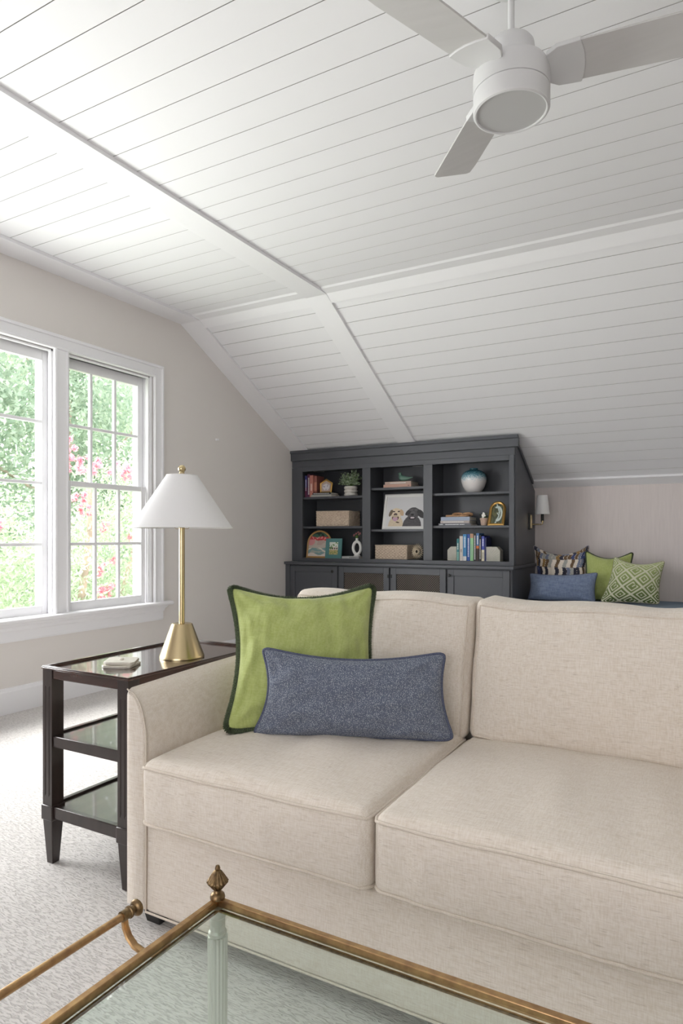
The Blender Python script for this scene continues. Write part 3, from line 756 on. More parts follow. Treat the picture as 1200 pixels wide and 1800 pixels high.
# lower carcass
cab('lower_carcass', xl, xr+.003, 5.622, YK-.01, .0, .812)
cab('worktop', xl, -1.470, 5.572, YK-.01, .813, .840, bevel=.004)
cab('filler_strip', xl, -3.750, 5.600, 5.622, .02, .812)
def shaker(x0, x1, grille=False, knob=None):
    z0, z1, yy, rl = .10, .803, 5.600, .058
    dm = MB().box(x0, x0+rl, yy, yy+.021, z0, z1).box(x1-rl, x1, yy, yy+.021, z0, z1).box(x0+rl, x1-rl, yy, yy+.021, z1-rl, z1).box(x0+rl, x1-rl, yy, yy+.021, z0, z0+rl)
    d = dm.build('door', CM, bc, bevel=.0025)
    if not grille: MB().box(x0+rl, x1-rl, yy+.010, yy+.018, z0+rl, z1-rl).build('door_panel', CM, d)
    else:
        MB().box(x0+rl, x1-rl, yy+.018, yy+.0205, z0+rl, z1-rl).build('door_panel', M['backing'], d)
        a, b, e, f = x0+rl, x1-rl, z0+rl, z1-rl; s = .021; gm = MB(); wd = .0042
        # lattice of crossing bars, clipped to the opening
        for sg in (1, -1):
            k = -60
            while k < 120:
                # line z = sg*x*? + c through the opening
                c0 = e+k*s
                pts = []
                xa, xb = a, b
                # param along x; z = c0 + sg*(x-a)
                za, zb2 = c0, c0+sg*(b-a)
                lo, hi = (e, f)
                t0, t1 = 0.0, 1.0
                dz = zb2-za
                for bound, sgn in ((lo, 1), (hi, -1)):
                    q0 = sgn*(za-bound); q1 = sgn*(zb2-bound)
                    if q0 < 0 and q1 < 0: t1 = -1; break
                    if q0 < 0: t0 = max(t0, q0/(q0-q1))
                    elif q1 < 0: t1 = min(t1, q0/(q0-q1))
                if t1 > t0+.01:
                    A = Vector((a+(b-a)*t0, yy+.008, za+dz*t0)); B = Vector((a+(b-a)*t1, yy+.008, za+dz*t1))
                    nn = Vector((-(B-A).z, 0, (B-A).x)).normalized()*wd/2; yv = Vector((0, .003, 0))
                    gm.add([A-nn, B-nn, B+nn, A+nn, A-nn+yv, B-nn+yv, B+nn+yv, A+nn+yv], [(0,1,2,3), (4,7,6,5), (0,4,5,1), (2,6,7,3), (1,5,6,2), (3,7,4,0)])
                k += 1
        # small ring at every crossing: seen as a quatrefoil net
        g = gm.build('grille', M['bronze'], d, kind='stuff'); g['label'] = 'bronze lattice grille'
    if knob:
        kx, kz, sm = knob
        if sm: cab('catch', kx-.006, kx+.006, yy-.010, yy, kz-.016, kz+.016, parent=d, m=M['black'])
        else: MB().lathe((kx, yy, kz), [(.006,0), (.006,.012), (.013,.016), (.014,.022), (.010,.027), (0,.028)], 24, ax=(0,-1,0)).build('knob', M['black'], d, smooth=True)
M['bronze'] = mat('bronze_grille', (.035, .028, .024), .45, .4)
shaker(-3.745, -3.196, knob=(-3.242, .752, 0)); shaker(-3.182, -2.640, True, (-2.650, .724, 1))
shaker(-2.626, -2.082, True, (-2.615, .724, 1)); shaker(-2.066, -1.512, knob=(-2.045, .750, 0))
# upper carcass: sides, dividers, face frame, back, crown
zt_ = lambda y: zs(y)-.002
def side(x0, x1, y0, y1, name='side_panel', drop=0.0, z0=.840):
    MB().prism([(y0, z0), (y1, z0), (y1, zt_(y1)-drop), (y0, zt_(y0)-drop)], lambda p: (x0, p[0], p[1]), lambda p: (x1, p[0], p[1])).build(name, CM, bc, bevel=.0015)
side(-1.547, xr, yf+.0215, YK-.003, drop=.028); side(xl, -3.70, yf+.0215, ybk, drop=.03)
# dark scribe strip following the slope on the exposed side
p0 = Vector((0, 5.76, zt_(5.76))); p1 = Vector((0, 6.353, zt_(6.353)))
MB().add([(x, p.y, p.z) for x in (xr-.02, xr+.014) for p in (p0, p1, p1-NV*.028, p0-NV*.028)], [(0,1,2,3), (4,7,6,5), (0,4,5,1), (1,5,6,2), (2,6,7,3), (3,7,4,0)]).build('scribe_strip', CM, bc)
MB().box(xl, -1.56, ybk-.015, ybk, .84, 1.80).build('back_panel', M['cabin'], bc)
MB().box(-3.70, -1.547, yf+.02, ybk-.015, 1.785, 1.800).build('top_panel', CM, bc)
for x0, x1 in ((-2.962, -2.912), (-2.327, -2.274)): MB().box(x0, x1, yf+.02, ybk-.015, .84, 1.785).build('divider', CM, bc)
ff = MB()
ff.box(-3.735, -3.673, yf, yf+.021, .840, 1.803); ff.box(-2.982, -2.894, yf, yf+.021, .875, 1.758)
ff.box(-2.344, -2.256, yf, yf+.021, .875, 1.758); ff.box(-1.547, -1.503, yf, yf+.021, .840, 1.803)
ff.box(-3.673, -1.547, yf, yf+.021, 1.758, 1.803); ff.box(-3.673, -1.547, yf, yf+.021, .840, .875)
ff.build('face_frame', CM, bc, bevel=.0015)
cab('filler_strip', xl, -3.736, yf+.004, yf+.02, .842, 1.80)
cab('frieze_board', xl, xr-.002, yf+.006, yf+.022, 1.803, 1.90)
# crown: plain board leaning with a thin cap
cr = MB(); zc0, zc1 = 1.884, 1.956
poly = [(yf+.006, 1.866), (yf-.018, 1.872), (yf-.020, 1.940), (yf-.032, 1.946), (yf-.032, zt_(yf-.032)), (yf+.004, zt_(yf+.004)), (yf+.022, zt_(yf+.022)), (yf+.022, 1.866)]
cr.prism(poly, lambda p: (xl, p[0], p[1]), lambda p: (-1.463, p[0], p[1])); cr.build('crown', CM, bc)
def shelf(x0, x1, z):
    MB().box(x0+.002, x1-.002, yf+.032, ybk-.016, z-.022, z).build('shelf', CM, bc, bevel=.0015)
ZL1, ZL2, ZM1, ZM2, ZR1, ZR2, Z0f = 1.497, 1.197, 1.564, 1.163, 1.492, 1.193, .875
shelf(-3.70, -2.962, ZL1); shelf(-3.70, -2.962, ZL2); shelf(-2.912, -2.327, ZM1); shelf(-2.912, -2.327, ZM2)
shelf(-2.274, -1.547, ZR1); shelf(-2.274, -1.547, ZR2)
for x0, x1 in ((-3.70, -2.962), (-2.912, -2.327), (-2.274, -1.547)):
    MB().box(x0, x1, yf+.021, ybk-.015, .842, Z0f).build('bottom_panel', CM, bc)

# ------------------------------------------------------------------ shelf contents
def book(x0, x1, z0, z1, col, label, group, y=yf+.06, depth=.16, flat=False, marks=(), cat='book', bands=()):
    """upright: spine faces -Y, between x0..x1.  flat: lies with its long spine to the front"""
    xc = (x0+x1)/2
    b = thing('book', (xc, y+depth/2, z0), label, cat, group)
    m = mat('cloth_cover', col, .55)
    t = .0022
    cv = MB()
    if not flat:
        cv.box(x0, x1, y, y+t, z0, z1); cv.box(x0, x0+t, y+t, y+depth, z0, z1); cv.box(x1-t, x1, y+t, y+depth, z0, z1)
        MB().box(x0+t, x1-t, y+t, y+depth-.004, z0+.003, z1-.004).build('pages', M['paper'], b)
    else:
        cv.box(x0, x1, y, y+t, z0, z1); cv.box(x0, x1, y+t, y+depth, z0, z0+t); cv.box(x0, x1, y+t, y+depth, z1-t, z1)
        MB().box(x0+.004, x1-.003, y+t, y+depth-.004, z0+t, z1-t).build('pages', M['paper'], b)
    cv.build('cover', m, b, bevel=.0006)
    for c_, f0, f1 in bands:
        MB().box(x0-.0002, x1+.0002, y-.0004, y+.001, z0+(z1-z0)*f0, z0+(z1-z0)*f1).build('cover_band', mat('band', c_, .55), b)
    for c_, f0, f1 in marks:      # lettering too small to read, as short strokes
        mm = MB(); mp = mat('ink', c_, .6); w_ = x1-x0; rr = random.Random(int(x0*1e4)+int(f0*100))
        if not flat:
            z = z0+(z1-z0)*f0
            while z < z0+(z1-z0)*f1:
                h = .003+.003*rr.random(); mm.box(xc-w_*.22, xc+w_*.22, y-.0007, y, z, z+h); z += h+.0025
        else:
            x = x0+(x1-x0)*f0; hz = (z1-z0)
            while x < x0+(x1-x0)*f1:
                h = .004+.004*rr.random(); mm.box(x, x+h, y-.0007, y, z0+hz*.32, z0+hz*.68); x += h+.003
        mm.build('lettering', mp, b, kind='stuff')
    return b
gA = 'upright books on the upper left shelf'
book(-3.680, -3.655, ZL1, 1.722, srgb(70, 70, 130), 'blue-violet slim book, first upright on the upper left shelf', gA, marks=[((.7,.7,.8), .3, .8)], bands=[(srgb(110, 50, 80), 0, .45)])
book(-3.653, -3.620, ZL1, 1.735, srgb(95, 45, 75), 'plum book with pale lettering beside the blue-violet one', gA, y=yf+.064, marks=[((.75,.7,.7), .12, .85)])
book(-3.618, -3.580, ZL1, 1.722, srgb(190, 125, 112), 'coral pink thick book among the upright ones', gA, y=yf+.055, marks=[((.85,.7,.6), .3, .6)])
book(-3.578, -3.548, ZL1, 1.716, srgb(150, 92, 82), 'brick red book at the right end of the upright ones', gA, y=yf+.075, depth=.15, bands=[(srgb(190, 130, 110), .3, .7)])
gB = 'books lying flat under the house frame'
book(-3.590, -3.350, ZL1, ZL1+.022, srgb(165, 165, 158), 'pale grey flat book, lower of the pair under the gold house frame', gB, y=yf+.036, flat=True, depth=.17)
book(-3.575, -3.355, ZL1+.0225, ZL1+.042, srgb(28, 28, 34), 'black flat book with white lettering directly under the gold house frame', gB, y=yf+.038, flat=True, depth=.16, marks=[((.7,.7,.7), .06, .9)])

def picframe(name, poly, inner, c, m, label, cat, lean, th, fn, nu=48, nv=48, group=None, m2=None, glass=False):
    """poly/inner: outlines in the (x,z) plane, standing at c, leaning back by angle lean"""
    t = thing(name, c, label, cat, group)
    mx = Matrix.Translation(c) @ Matrix.Rotation(-lean, 4, 'X')
    n = len(poly)
    vs = [(p[0], 0, p[1]) for p in poly]+[(p[0], 0, p[1]) for p in inner]+[(p[0], th, p[1]) for p in poly]+[(p[0], th, p[1]) for p in inner]
    # slightly domed moulding: mid ring pushed forward
    mid = [((a[0]+b[0])/2, -th*.35, (a[1]+b[1])/2) for a, b in zip(poly, inner)]
    vs += mid; fs = []
    for i in range(n):
        j = (i+1) % n
        fs += [(i, j, 4*n+j, 4*n+i), (4*n+i, 4*n+j, n+j, n+i), (2*n+i, 2*n+j, j, i), (n+i, n+j, 3*n+j, 3*n+i)]
    fs.append(tuple(2*n+i for i in range(n)))
    MB().add(vs, fs).tf(mx).build('frame', m, t, smooth=30)
    xs = [p[0] for p in inner]; zs_ = [p[1] for p in inner]; x0, x1, z0, z1 = min(xs), max(xs), min(zs_), max(zs_)
    # picture: columns follow the inner outline
    def top(x):
        best = z0
        for i in range(n):
            a, b = inner[i], inner[(i+1) % n]
            if min(a[0], b[0])-1e-6 <= x <= max(a[0], b[0])+1e-6:
                zz = max(a[1], b[1]) if abs(b[0]-a[0]) < 1e-6 else a[1]+(b[1]-a[1])*(x-a[0])/(b[0]-a[0])
                best = max(best, zz)
        return best
    def bot(x): return z0
    e = .0005
    def P(u, v):
        x = x0+(x1-x0)*(e+u*(1-2*e)); return mx @ Vector((x, th*.45, z0+(top(x)-z0)*v))
    def F(u, v):
        x = x0+(x1-x0)*u; zz = (top(x)-z0)*v/(z1-z0); return fn(u, zz)
    grid_print('picture', P, nu, nv, F, VP, t)
    # easel back strut so the frame stands
    return t
def arch(w, h, n=20, sp=1.0):
    pts = [(-w/2, 0), (w/2, 0)]
    r = w/2; hz = h-r*sp
    for k in range(n+1):
        a = math.pi*k/n; pts.append((r*math.cos(a), hz+r*sp*math.sin(a)))
    return pts
def inset_arch(w, h, b, n=20, sp=1.0):
    pts = [(-w/2+b, b), (w/2-b, b)]; r = w/2; hz = h-r*sp
    for k in range(n+1):
        a = math.pi*k/n; pts.append(((r-b)*math.cos(a), hz+(r*sp-b)*math.sin(a)))
    return pts
def nz(x, y, s=0): return noise.noise(Vector((x, y, s)))
# gold house-shaped frame with a plain generic picture
W_ = .150; H0, H1 = .100, .140
def fn_house(u, v):
    if (u-.5)**2/.13+(v-.42)**2/.10 < 1: return srgb(222, 218, 220) if nz(u*5, v*5) < .25 else srgb(170, 165, 172)
    return srgb(196, 176, 165)
houseo = [(-W_/2+.008, 0), (W_/2-.008, 0), (W_/2, H0), (0, H1+.006), (-W_/2, H0)]
housei = [(-W_/2+.024, .014), (W_/2-.024, .014), (W_/2-.018, H0-.006), (0, H1-.016), (-W_/2+.018, H0-.006)]
picframe('house_frame', houseo, housei, (-3.447, yf+.085, ZL1+.0425), M['gold'], 'small gold house-shaped picture frame standing on the flat books', 'picture frame', R(6), .012, fn_house, 24, 24)
# plant in stacked-ring pot
pl_ = thing('potted_plant', (-3.185, 5.86, ZL1), 'bushy green plant in a ribbed cream pot on the upper left shelf', 'plant')
pf = []
for k in range(3):
    for j in range(9):
        a = -math.pi/2+math.pi*j/8; pf.append((.056+.014*math.cos(a), .0185+k*.034+.0165*math.sin(a)))
MB().lathe((-3.185, 5.86, ZL1), [(.050,0)]+pf+[(.048,.104), (.046,.085)], 40).build('pot', M['cream'], pl_, smooth=50)
MB().lathe((-3.185, 5.86, ZL1+.086), [(0,.003), (.046,.002)], 24).build('soil', M['soil'], pl_)
lf = MB(); sm_ = MB(); rnd = random.Random(12)
for k in range(46):
    a = rnd.uniform(0, 6.283); sp = rnd.uniform(.2, 1); L = rnd.uniform(.11, .19)
    base = Vector((-3.185, 5.86, ZL1+.10)); d = Vector((math.cos(a)*sp*.95, math.sin(a)*sp*.55, 1.0-sp*.62)).normalized()
    pts = [base+d*L*t+Vector((0, 0, -.03*t*t*sp)) for t in (0, .35, .7, 1)]
    sm_.tube(pts, .0012, 5)
    for q in range(11):
        t = .25+.75*q/10; p = base+d*L*t+Vector((0, 0, -.03*t*t*sp)); b = rnd.uniform(0, 6.28)
        o = Vector((math.cos(b), math.sin(b)*.7, rnd.uniform(-.2, .7))).normalized(); r1 = rnd.uniform(.020, .031); s_ = o.cross(Vector((rnd.random(), rnd.random(), .3))).normalized()*r1*.36
        up2 = o.cross(s_).normalized()*r1*.12
        c0 = len(lf.v)
        lf.add([p, p+o*r1*.5+s_+up2, p+o*r1, p+o*r1*.5-s_+up2, p+o*r1*.5-up2], [(0,1,4), (1,2,4), (2,3,4), (3,0,4)])
ZTOP = 1.752
def clampv(mb, x0, x1, y0, y1, z1):
    mb.v = [(min(x1, max(x0, v[0])), min(y1, max(y0, v[1])), min(z1, v[2])) for v in mb.v]
clampv(lf, -3.36, -3.00, 5.735, 6.03, 1.778); clampv(sm_, -3.35, -3.0, 5.735, 6.03, 1.775)
sm_.build('stems', M['stem'], pl_, kind='stuff'); lf.build('leaves', M['leaf'], pl_, kind='stuff')
# woven baskets
def basket(x0, x1, z0, h, label, y0, d):
    b = thing('woven_basket', ((x0+x1)/2, y0+d/2, z0), label, 'basket', 'seagrass baskets on the bookcase')
    mb = MB(); rows = int(h/.0125)
    per = 2*((x1-x0)+d); nst = int(per/.018)
    cpts = [(x0, y0), (x1, y0), (x1, y0+d), (x0, y0+d)]
    def P(t):
        s = t*per; segs = [x1-x0, d, x1-x0, d]
        for i, L in enumerate(segs):
            if s <= L or i == 3:
                a, c_ = cpts[i], cpts[(i+1) % 4]; f = min(1, s/L); 
                return Vector((a[0]+(c_[0]-a[0])*f, a[1]+(c_[1]-a[1])*f, 0)), Vector(((c_[1]-a[1])/L, -(c_[0]-a[0])/L, 0))
            s -= L
    n2 = nst*2
    for r in range(rows*2+1):
        z = z0+h*r/(rows*2)
        for k in range(n2):
            p, nn = P(k/n2); ph = 1 if ((k//2)+(r//2)) % 2 else -1
            bump = .0034*ph*(1 if r % 2 else .2)
            mb.v.append((p.x+nn.x*bump, p.y+nn.y*bump, z))
    for r in range(rows*2):
        for k in range(n2): mb.f.append((r*n2+k, r*n2+(k+1) % n2, (r+1)*n2+(k+1) % n2, (r+1)*n2+k))
    mb.build('basket_body', M['wicker'], b)
    rm = MB(); rm.tube([(x0, y0, z0+h), (x1, y0, z0+h), (x1, y0+d, z0+h), (x0, y0+d, z0+h)], .0045, 8, True); rm.build('rim', M['wicker'], b, smooth=80)
    MB().box(x0+.004, x1-.004, y0+.004, y0+d-.004, z0+.001, z0+.006).build('basket_base', M['wicker'], b)
    hx = x1+.003; yc_ = y0+d/2; hh = MB().tube([(hx, yc_-.035, z0+h*.45), (hx+.006, yc_-.035, z0+h*.72), (hx+.006, yc_+.035, z0+h*.72), (hx, yc_+.035, z0+h*.45)], .003, 6, True)
    hh.build('handle', M['wicker'], b, smooth=80)
    return b
basket(-3.545, -3.165, ZL2+.002, .150, 'woven seagrass basket on the left middle shelf, under the plant', yf+.065, .235)
basket(-2.870, -2.535, Z0f+.002, .132, 'woven seagrass basket at the bottom centre, beside the flower wreath', yf+.060, .200)
# arched landscape picture
def fn_arch(u, v):
    if v > .80+.05*nz(u*4, 1): return srgb(70, 105, 85) if nz(u*7, v*7) > -.1 else srgb(40, 60, 55)
    if v > .66+.07*nz(u*3, 5): return srgb(190, 70, 75) if nz(u*14, v*14) > -.15 else srgb(225, 150, 145)
    if (u-.12)**2+(v-.62)**2 < .03: return srgb(215, 150, 150)
    if v > .35: return srgb(200, 190, 178) if nz(u*3, v*6) > -.1 else srgb(190, 170, 160)
    if abs(v-.28-.12*math.sin(u*5)) < .03: return srgb(225, 218, 205)
    if v < .10+.05*math.sin(u*9): return srgb(225, 215, 205)
    return srgb(130, 160, 160) if nz(u*4, v*8, 2) > -.05 else srgb(175, 180, 170)
picframe('arched_picture', arch(.290, .285, sp=.95), inset_arch(.290, .285, .017, sp=.95), (-3.525, yf+.065, Z0f), M['woodlight2'] if 'woodlight2' in M else mat('honey_frame', (.50, .28, .10), .4), 'arched honey-wood picture of a soft landscape on the bottom left', 'picture', R(8), .014, fn_arch, 56, 56)
def fn_teal(u, v):
    if .17 < u < .83 and .12 < v < .86: pass
    if v > .62: return srgb(220, 225, 215) if nz(u*6, v*6) > -.2 else srgb(120, 150, 100)
    if u < .35 and v > .45: return srgb(110, 135, 90)
    if v > .38: return srgb(60, 60, 60) if (int(u*9) % 2 and .42 < v < .56) else srgb(225, 215, 200)
    return srgb(190, 170, 120) if nz(u*9, v*9) > 0 else srgb(140, 150, 95)
ro = [(-.093, 0), (.093, 0), (.093, .200), (-.093, .200)]; ri = [(-.052, .038), (.052, .038), (.052, .164), (-.052, .164)]
picframe('picture_frame', ro, ri, (-3.335, yf+.040, Z0f), M['teal'], 'teal rectangular frame with a small village picture, overlapping the arched one', 'picture frame', R(7), .013, fn_teal, 40, 48)
# little book with ring vase on it
book(-3.232, -3.040, Z0f, Z0f+.022, srgb(190, 190, 192), 'grey-white book lying flat under the ring vase', 'single book under the vase', y=yf+.040, flat=True, depth=.13, marks=[((.1,.1,.1), .45, .95)])
va = thing('ring_vase', (-3.092, yf+.10, Z0f+.0225), 'white ring-shaped vase holding pink flowers on the grey book', 'vase')
vz = Z0f+.0225
MB().tube([(-3.092+.042*math.cos(a), yf+.10, vz+.083+.062*math.sin(a)) for a in np.linspace(0, 2*math.pi, 41)[:-1]], .0155, 14, True).build('vase_body', M['white'], va, smooth=80)
MB().lathe((-3.092, yf+.10, vz), [(.034,0), (.035,.004), (.028,.014), (.020,.018)], 32).build('vase_foot', M['white'], va, smooth=40)
MB().lathe((-3.092, yf+.10, vz+.150), [(.014,0), (.013,.012), (.014,.030), (.010,.030), (.009,.01)], 28).build('vase_neck', M['white'], va, smooth=40)
rnd = random.Random(3)
for k, (dx, dy, dz) in enumerate(((-.034, 0, .045), (-.006, -.004, .060), (.020, .004, .050), (.034, 0, .063), (.008, .01, .072))):
    s0 = Vector((-3.092, yf+.10, vz+.172)); e0 = s0+Vector((dx, dy, dz-.012))
    fl_ = MB().tube([s0, s0.lerp(e0, .5)+Vector((0, 0, .004)), e0], .0012, 5).build('stem', M['stem'], va)
    pt = MB()
    for q in range(14):
        d = Vector((rnd.gauss(0, 1), rnd.gauss(0, 1), rnd.gauss(.3, 1))).normalized(); x = d.cross(Vector((.3, .2, 1))).normalized()*.006
        c0 = e0+Vector((0, 0, .004)); pt.add([c0, c0+d*.007+x, c0+d*.014, c0+d*.007-x], [(0,1,2,3)])
    pt.build('petals', M['pink'], fl_, kind='stuff')
for k in range(5):
    a = k*1.3; s0 = Vector((-3.092, yf+.10, vz+.176)); d = Vector((math.cos(a)*.6, math.sin(a)*.4, 1)).normalized()
    MB().add([s0, s0+d*.018+Vector((.004, 0, 0)), s0+d*.034, s0+d*.018-Vector((.004, 0, 0))], [(0,1,2,3)]).build('leaf', M['stem'], va)

# centre bay: books, bird, portrait
gC = 'blush books under the green bird'
book(-2.782, -2.492, ZM1, ZM1+.029, srgb(205, 165, 148), 'blush pink flat book, lower of the two beneath the bird', gC, y=yf+.060, flat=True, depth=.20, marks=[((.25,.15,.12), .88, .93)])
book(-2.768, -2.495, ZM1+.0295, ZM1+.056, srgb(190, 165, 152), 'beige flat book directly beneath the green bird', gC, y=yf+.064, flat=True, depth=.19, marks=[((.8,.78,.75), .2, .8)])
bz = ZM1+.0565; bxc = -2.595
bird = thing('bird_figurine', (bxc, yf+.14, bz), 'small glazed green bird figurine on the blush books', 'figurine')
bm_ = MB(); N = 22; Mv = 18
path = [(-.052, .030, .001), (-.050, .032, .018), (-.045, .034, .027), (-.034, .034, .031), (-.018, .030, .0315), (0, .028, .028), (.022, .027, .022), (.045, .030, .014), (.070, .035, .007), (.088, .038, .002)]
for (x, z, r) in path:
    for i in range(Mv):
        a = 2*math.pi*i/Mv; bm_.v.append((bxc+x, yf+.14+r*1.0*math.cos(a), bz+z*1.06+r*(1.06 if math.sin(a) > 0 else .92)*math.sin(a)))
for k in range(len(path)-1):
    for i in range(Mv): bm_.f.append((k*Mv+i, k*Mv+(i+1) % Mv, (k+1)*Mv+(i+1) % Mv, (k+1)*Mv+i))
bm_.f += [tuple(range(Mv-1, -1, -1)), tuple((len(path)-1)*Mv+i for i in range(Mv))]
bm_.build('body', M['celadon'], bird, smooth=80)
hd = MB().lathe((bxc-.040, yf+.14, bz+.040), [(.022,0), (.018,.018), (.0145,.030), (.0150,.038), (.0125,.047), (.006,.053), (0,.054)], 24, ax=(-.12, 0, 1)); hd.build('head', M['celadon'], bird, smooth=80)
MB().lathe((bxc-.058, yf+.14, bz+.080), [(.005,0), (.0025,.008), (0,.014)], 12, ax=(-1, 0, .05)).build('beak', M['celadon'], bird, smooth=80)
def ell(u, v, cx, cy, a, b, rot=0):
    c_, s_ = math.cos(rot), math.sin(rot); x, y = u-cx, v-cy; x, y = x*c_+y*s_, -x*s_+y*c_; return (x/a)**2+(y/b)**2 < 1
def fn_dogs(u, v):
    bgc = srgb(215, 215, 217); t = nz(u*25, v*25)*10
    # yellow dog: u centre .25; dark dog: .68
    yel = lambda k=0: srgb(218+k+t, 203+k+t, 178+k+t); c = bgc
    if v < .40 and ell(u, v, .27, .02, .185, .36): c = yel(-4)
    if ell(u, v, .255, .40, .125, .215): c = yel(5)
    if ell(u, v, .255, .52, .115, .10): c = yel(8)
    if ell(u, v, .125, .46, .040, .115, -.25): c = srgb(120, 105, 90)
    if ell(u, v, .395, .47, .048, .110, .25): c = srgb(204, 176, 145)
    if ell(u, v, .200, .505, .028, .020) or ell(u, v, .320, .51, .028, .020): c = srgb(50, 40, 38)
    if ell(u, v, .245, .415, .045, .040): c = srgb(85, 70, 70)
    if ell(u, v, .250, .30, .085, .095): c = srgb(95, 70, 65)
    if ell(u, v, .245, .265, .062, .075): c = srgb(200, 165, 185)
    if ell(u, v, .245, .355, .070, .040): c = yel(-25)
    if ell(u, v, .31, .155, .05, .018, -.2): c = srgb(80, 60, 50)
    dk = lambda k=0: srgb(92+k+t, 90+k+t, 93+k+t)
    if v < .42 and ell(u, v, .665, .02, .225, .36): c = dk(-6)
    if ell(u, v, .68, .45, .155, .185): c = dk(0)
    if ell(u, v, .555, .47, .055, .105, -.5) or ell(u, v, .860, .42, .070, .155, .45): c = dk(-22)
    if ell(u, v, .665, .44, .060, .070): c = dk(14)
    if ell(u, v, .660, .40, .040, .035): c = dk(-40)
    if ell(u, v, .665, .285, .085, .055): c = srgb(60, 55, 60)
    if ell(u, v, .665, .30, .052, .025) : c = srgb(225, 215, 218)
    if ell(u, v, .62, .55, .05, .016, .2) or ell(u, v, .74, .55, .04, .016, -.2): c = dk(25)
    if u < .018 or u > .982 or v < .02 or v > .98: c = srgb(228, 228, 226)
    return c
ro = [(-.235, 0), (.235, 0), (.235, .350), (-.235, .350)]; ri = [(-.212, .024), (.212, .024), (.212, .326), (-.212, .326)]
picframe('dog_portrait', ro, ri, (-2.560, yf+.050, ZM2), M['white'], 'white framed portrait of a cream dog and a black dog, centre shelf', 'picture', R(13), .018, fn_dogs, 110, 90)
# flower wreath
wr = thing('shell_wreath', (-2.425, yf+.055, Z0f), 'round cream wreath of pointed petals standing right of the lower basket', 'ornament')
mb = MB(); cw = Vector((-2.428, yf+.062, Z0f+.078))
for ring_, (r0, r1, npt, yy) in enumerate(((.030, .078, 22, .0), (.020, .060, 18, -.012), (.014, .042, 14, -.022))):
    for k in range(npt):
        a = 2*math.pi*(k+.5*ring_)/npt; ca, sa = math.cos(a), math.sin(a); w_ = .0078
        mx_ = lambda r, s, dy: cw+Vector((.62*(r*ca-s*sa), yy+dy+.5*(r*ca), r*sa+s*ca))
        mb.add([mx_(r0, -w_*.6, 0), mx_((r0+r1)/2, -w_, -.006), mx_(r1, 0, 0), mx_((r0+r1)/2, w_, -.006), mx_(r0, w_*.6, 0), mx_((r0+r1)/2, 0, .006)], [(0,1,5), (1,2,5), (2,3,5), (3,4,5), (4,0,5)])
mb.build('petals', M['shellc'] if 'shellc' in M else mat('shell', (.78, .71, .58), .6), wr, kind='stuff')
MB().tube([cw+Vector((.62*.026*math.cos(a), .004+.5*.026*math.cos(a), .026*math.sin(a))) for a in np.linspace(0, 6.283, 25)[:-1]], .013, 8, True).build('wreath_ring', mat('twig', (.05, .035, .02), .9), wr, smooth=80)

# right bay
vc = (-1.915, 5.88, ZR1)
vpts = [(.052, 0), (.058, .003), (.078, .022), (.100, .060), (.112, .100), (.1155, .130), (.110, .160), (.094, .186), (.070, .203), (.044, .212), (.036, .216), (.036, .222), (.039, .226), (.034, .227), (.030, .215)]
mv = bpy.data.materials.new('reactive_glaze'); mv.use_nodes = True; n = mv.node_tree.nodes; l = mv.node_tree.links; b = n['Principled BSDF']; b.inputs['Roughness'].default_value = .18
tc = n.new('ShaderNodeTexCoord'); sp_ = n.new('ShaderNodeSeparateXYZ'); l.new(tc.outputs['Object'], sp_.inputs[0])
tn = n.new('ShaderNodeTexNoise'); tn.inputs['Scale'].default_value = 120; l.new(tc.outputs['Object'], tn.inputs[0])
tn2 = n.new('ShaderNodeTexNoise'); tn2.inputs['Scale'].default_value = 18; l.new(tc.outputs['Object'], tn2.inputs[0])
ma = n.new('ShaderNodeMath'); ma.operation = 'MULTIPLY_ADD'; l.new(tn.outputs[0], ma.inputs[0]); ma.inputs[1].default_value = .13; l.new(sp_.outputs[2], ma.inputs[2])
mb2 = n.new('ShaderNodeMath'); mb2.operation = 'MULTIPLY_ADD'; l.new(tn2.outputs[0], mb2.inputs[0]); mb2.inputs[1].default_value = .04; l.new(ma.outputs[0], mb2.inputs[2])
rp = n.new('ShaderNodeValToRGB'); l.new(mb2.outputs[0], rp.inputs[0]); cr_ = rp.color_ramp
cr_.elements[0].position = .195; cr_.elements[0].color = (.74, .71, .70, 1); cr_.elements[1].position = .285; cr_.elements[1].color = (.02, .10, .14, 1)
e_ = cr_.elements.new(.215); e_.color = (.50, .60, .64, 1); e_ = cr_.elements.new(.24); e_.color = (.16, .33, .40, 1)
l.new(rp.outputs[0], b.inputs['Base Color'])
vs_ = MB().lathe(vc, vpts, 64).build('vase', mv, None, smooth=60, origin=vc); tag(vs_, 'round white vase with a speckled teal glaze around its shoulder', 'vase')
gD = 'flat books under the wooden chain'
book(-2.212, -1.905, ZR2, ZR2+.022, srgb(98, 100, 108), 'dark grey flat book with white lettering, bottom of the stack under the wooden chain', gD, y=yf+.042, flat=True, depth=.21, marks=[((.8,.8,.82), .04, .13), ((.8,.8,.82), .22, .62), ((.75,.75,.78), .66, .8)])
book(-2.195, -1.918, ZR2+.0225, ZR2+.046, srgb(178, 168, 165), 'beige grey flat book, middle of the stack under the wooden chain', gD, y=yf+.046, flat=True, depth=.20, marks=[((.85,.85,.85), .1, .8)])
book(-2.190, -1.915, ZR2+.0465, ZR2+.080, srgb(160, 172, 192), 'pale blue flat book, topmost of the stack under the wooden chain', gD, y=yf+.046, flat=True, depth=.20)
ch = thing('wooden_chain', (-2.03, yf+.13, ZR2+.0805), 'chain of chunky pale wooden links draped on the stacked books', 'ornament')
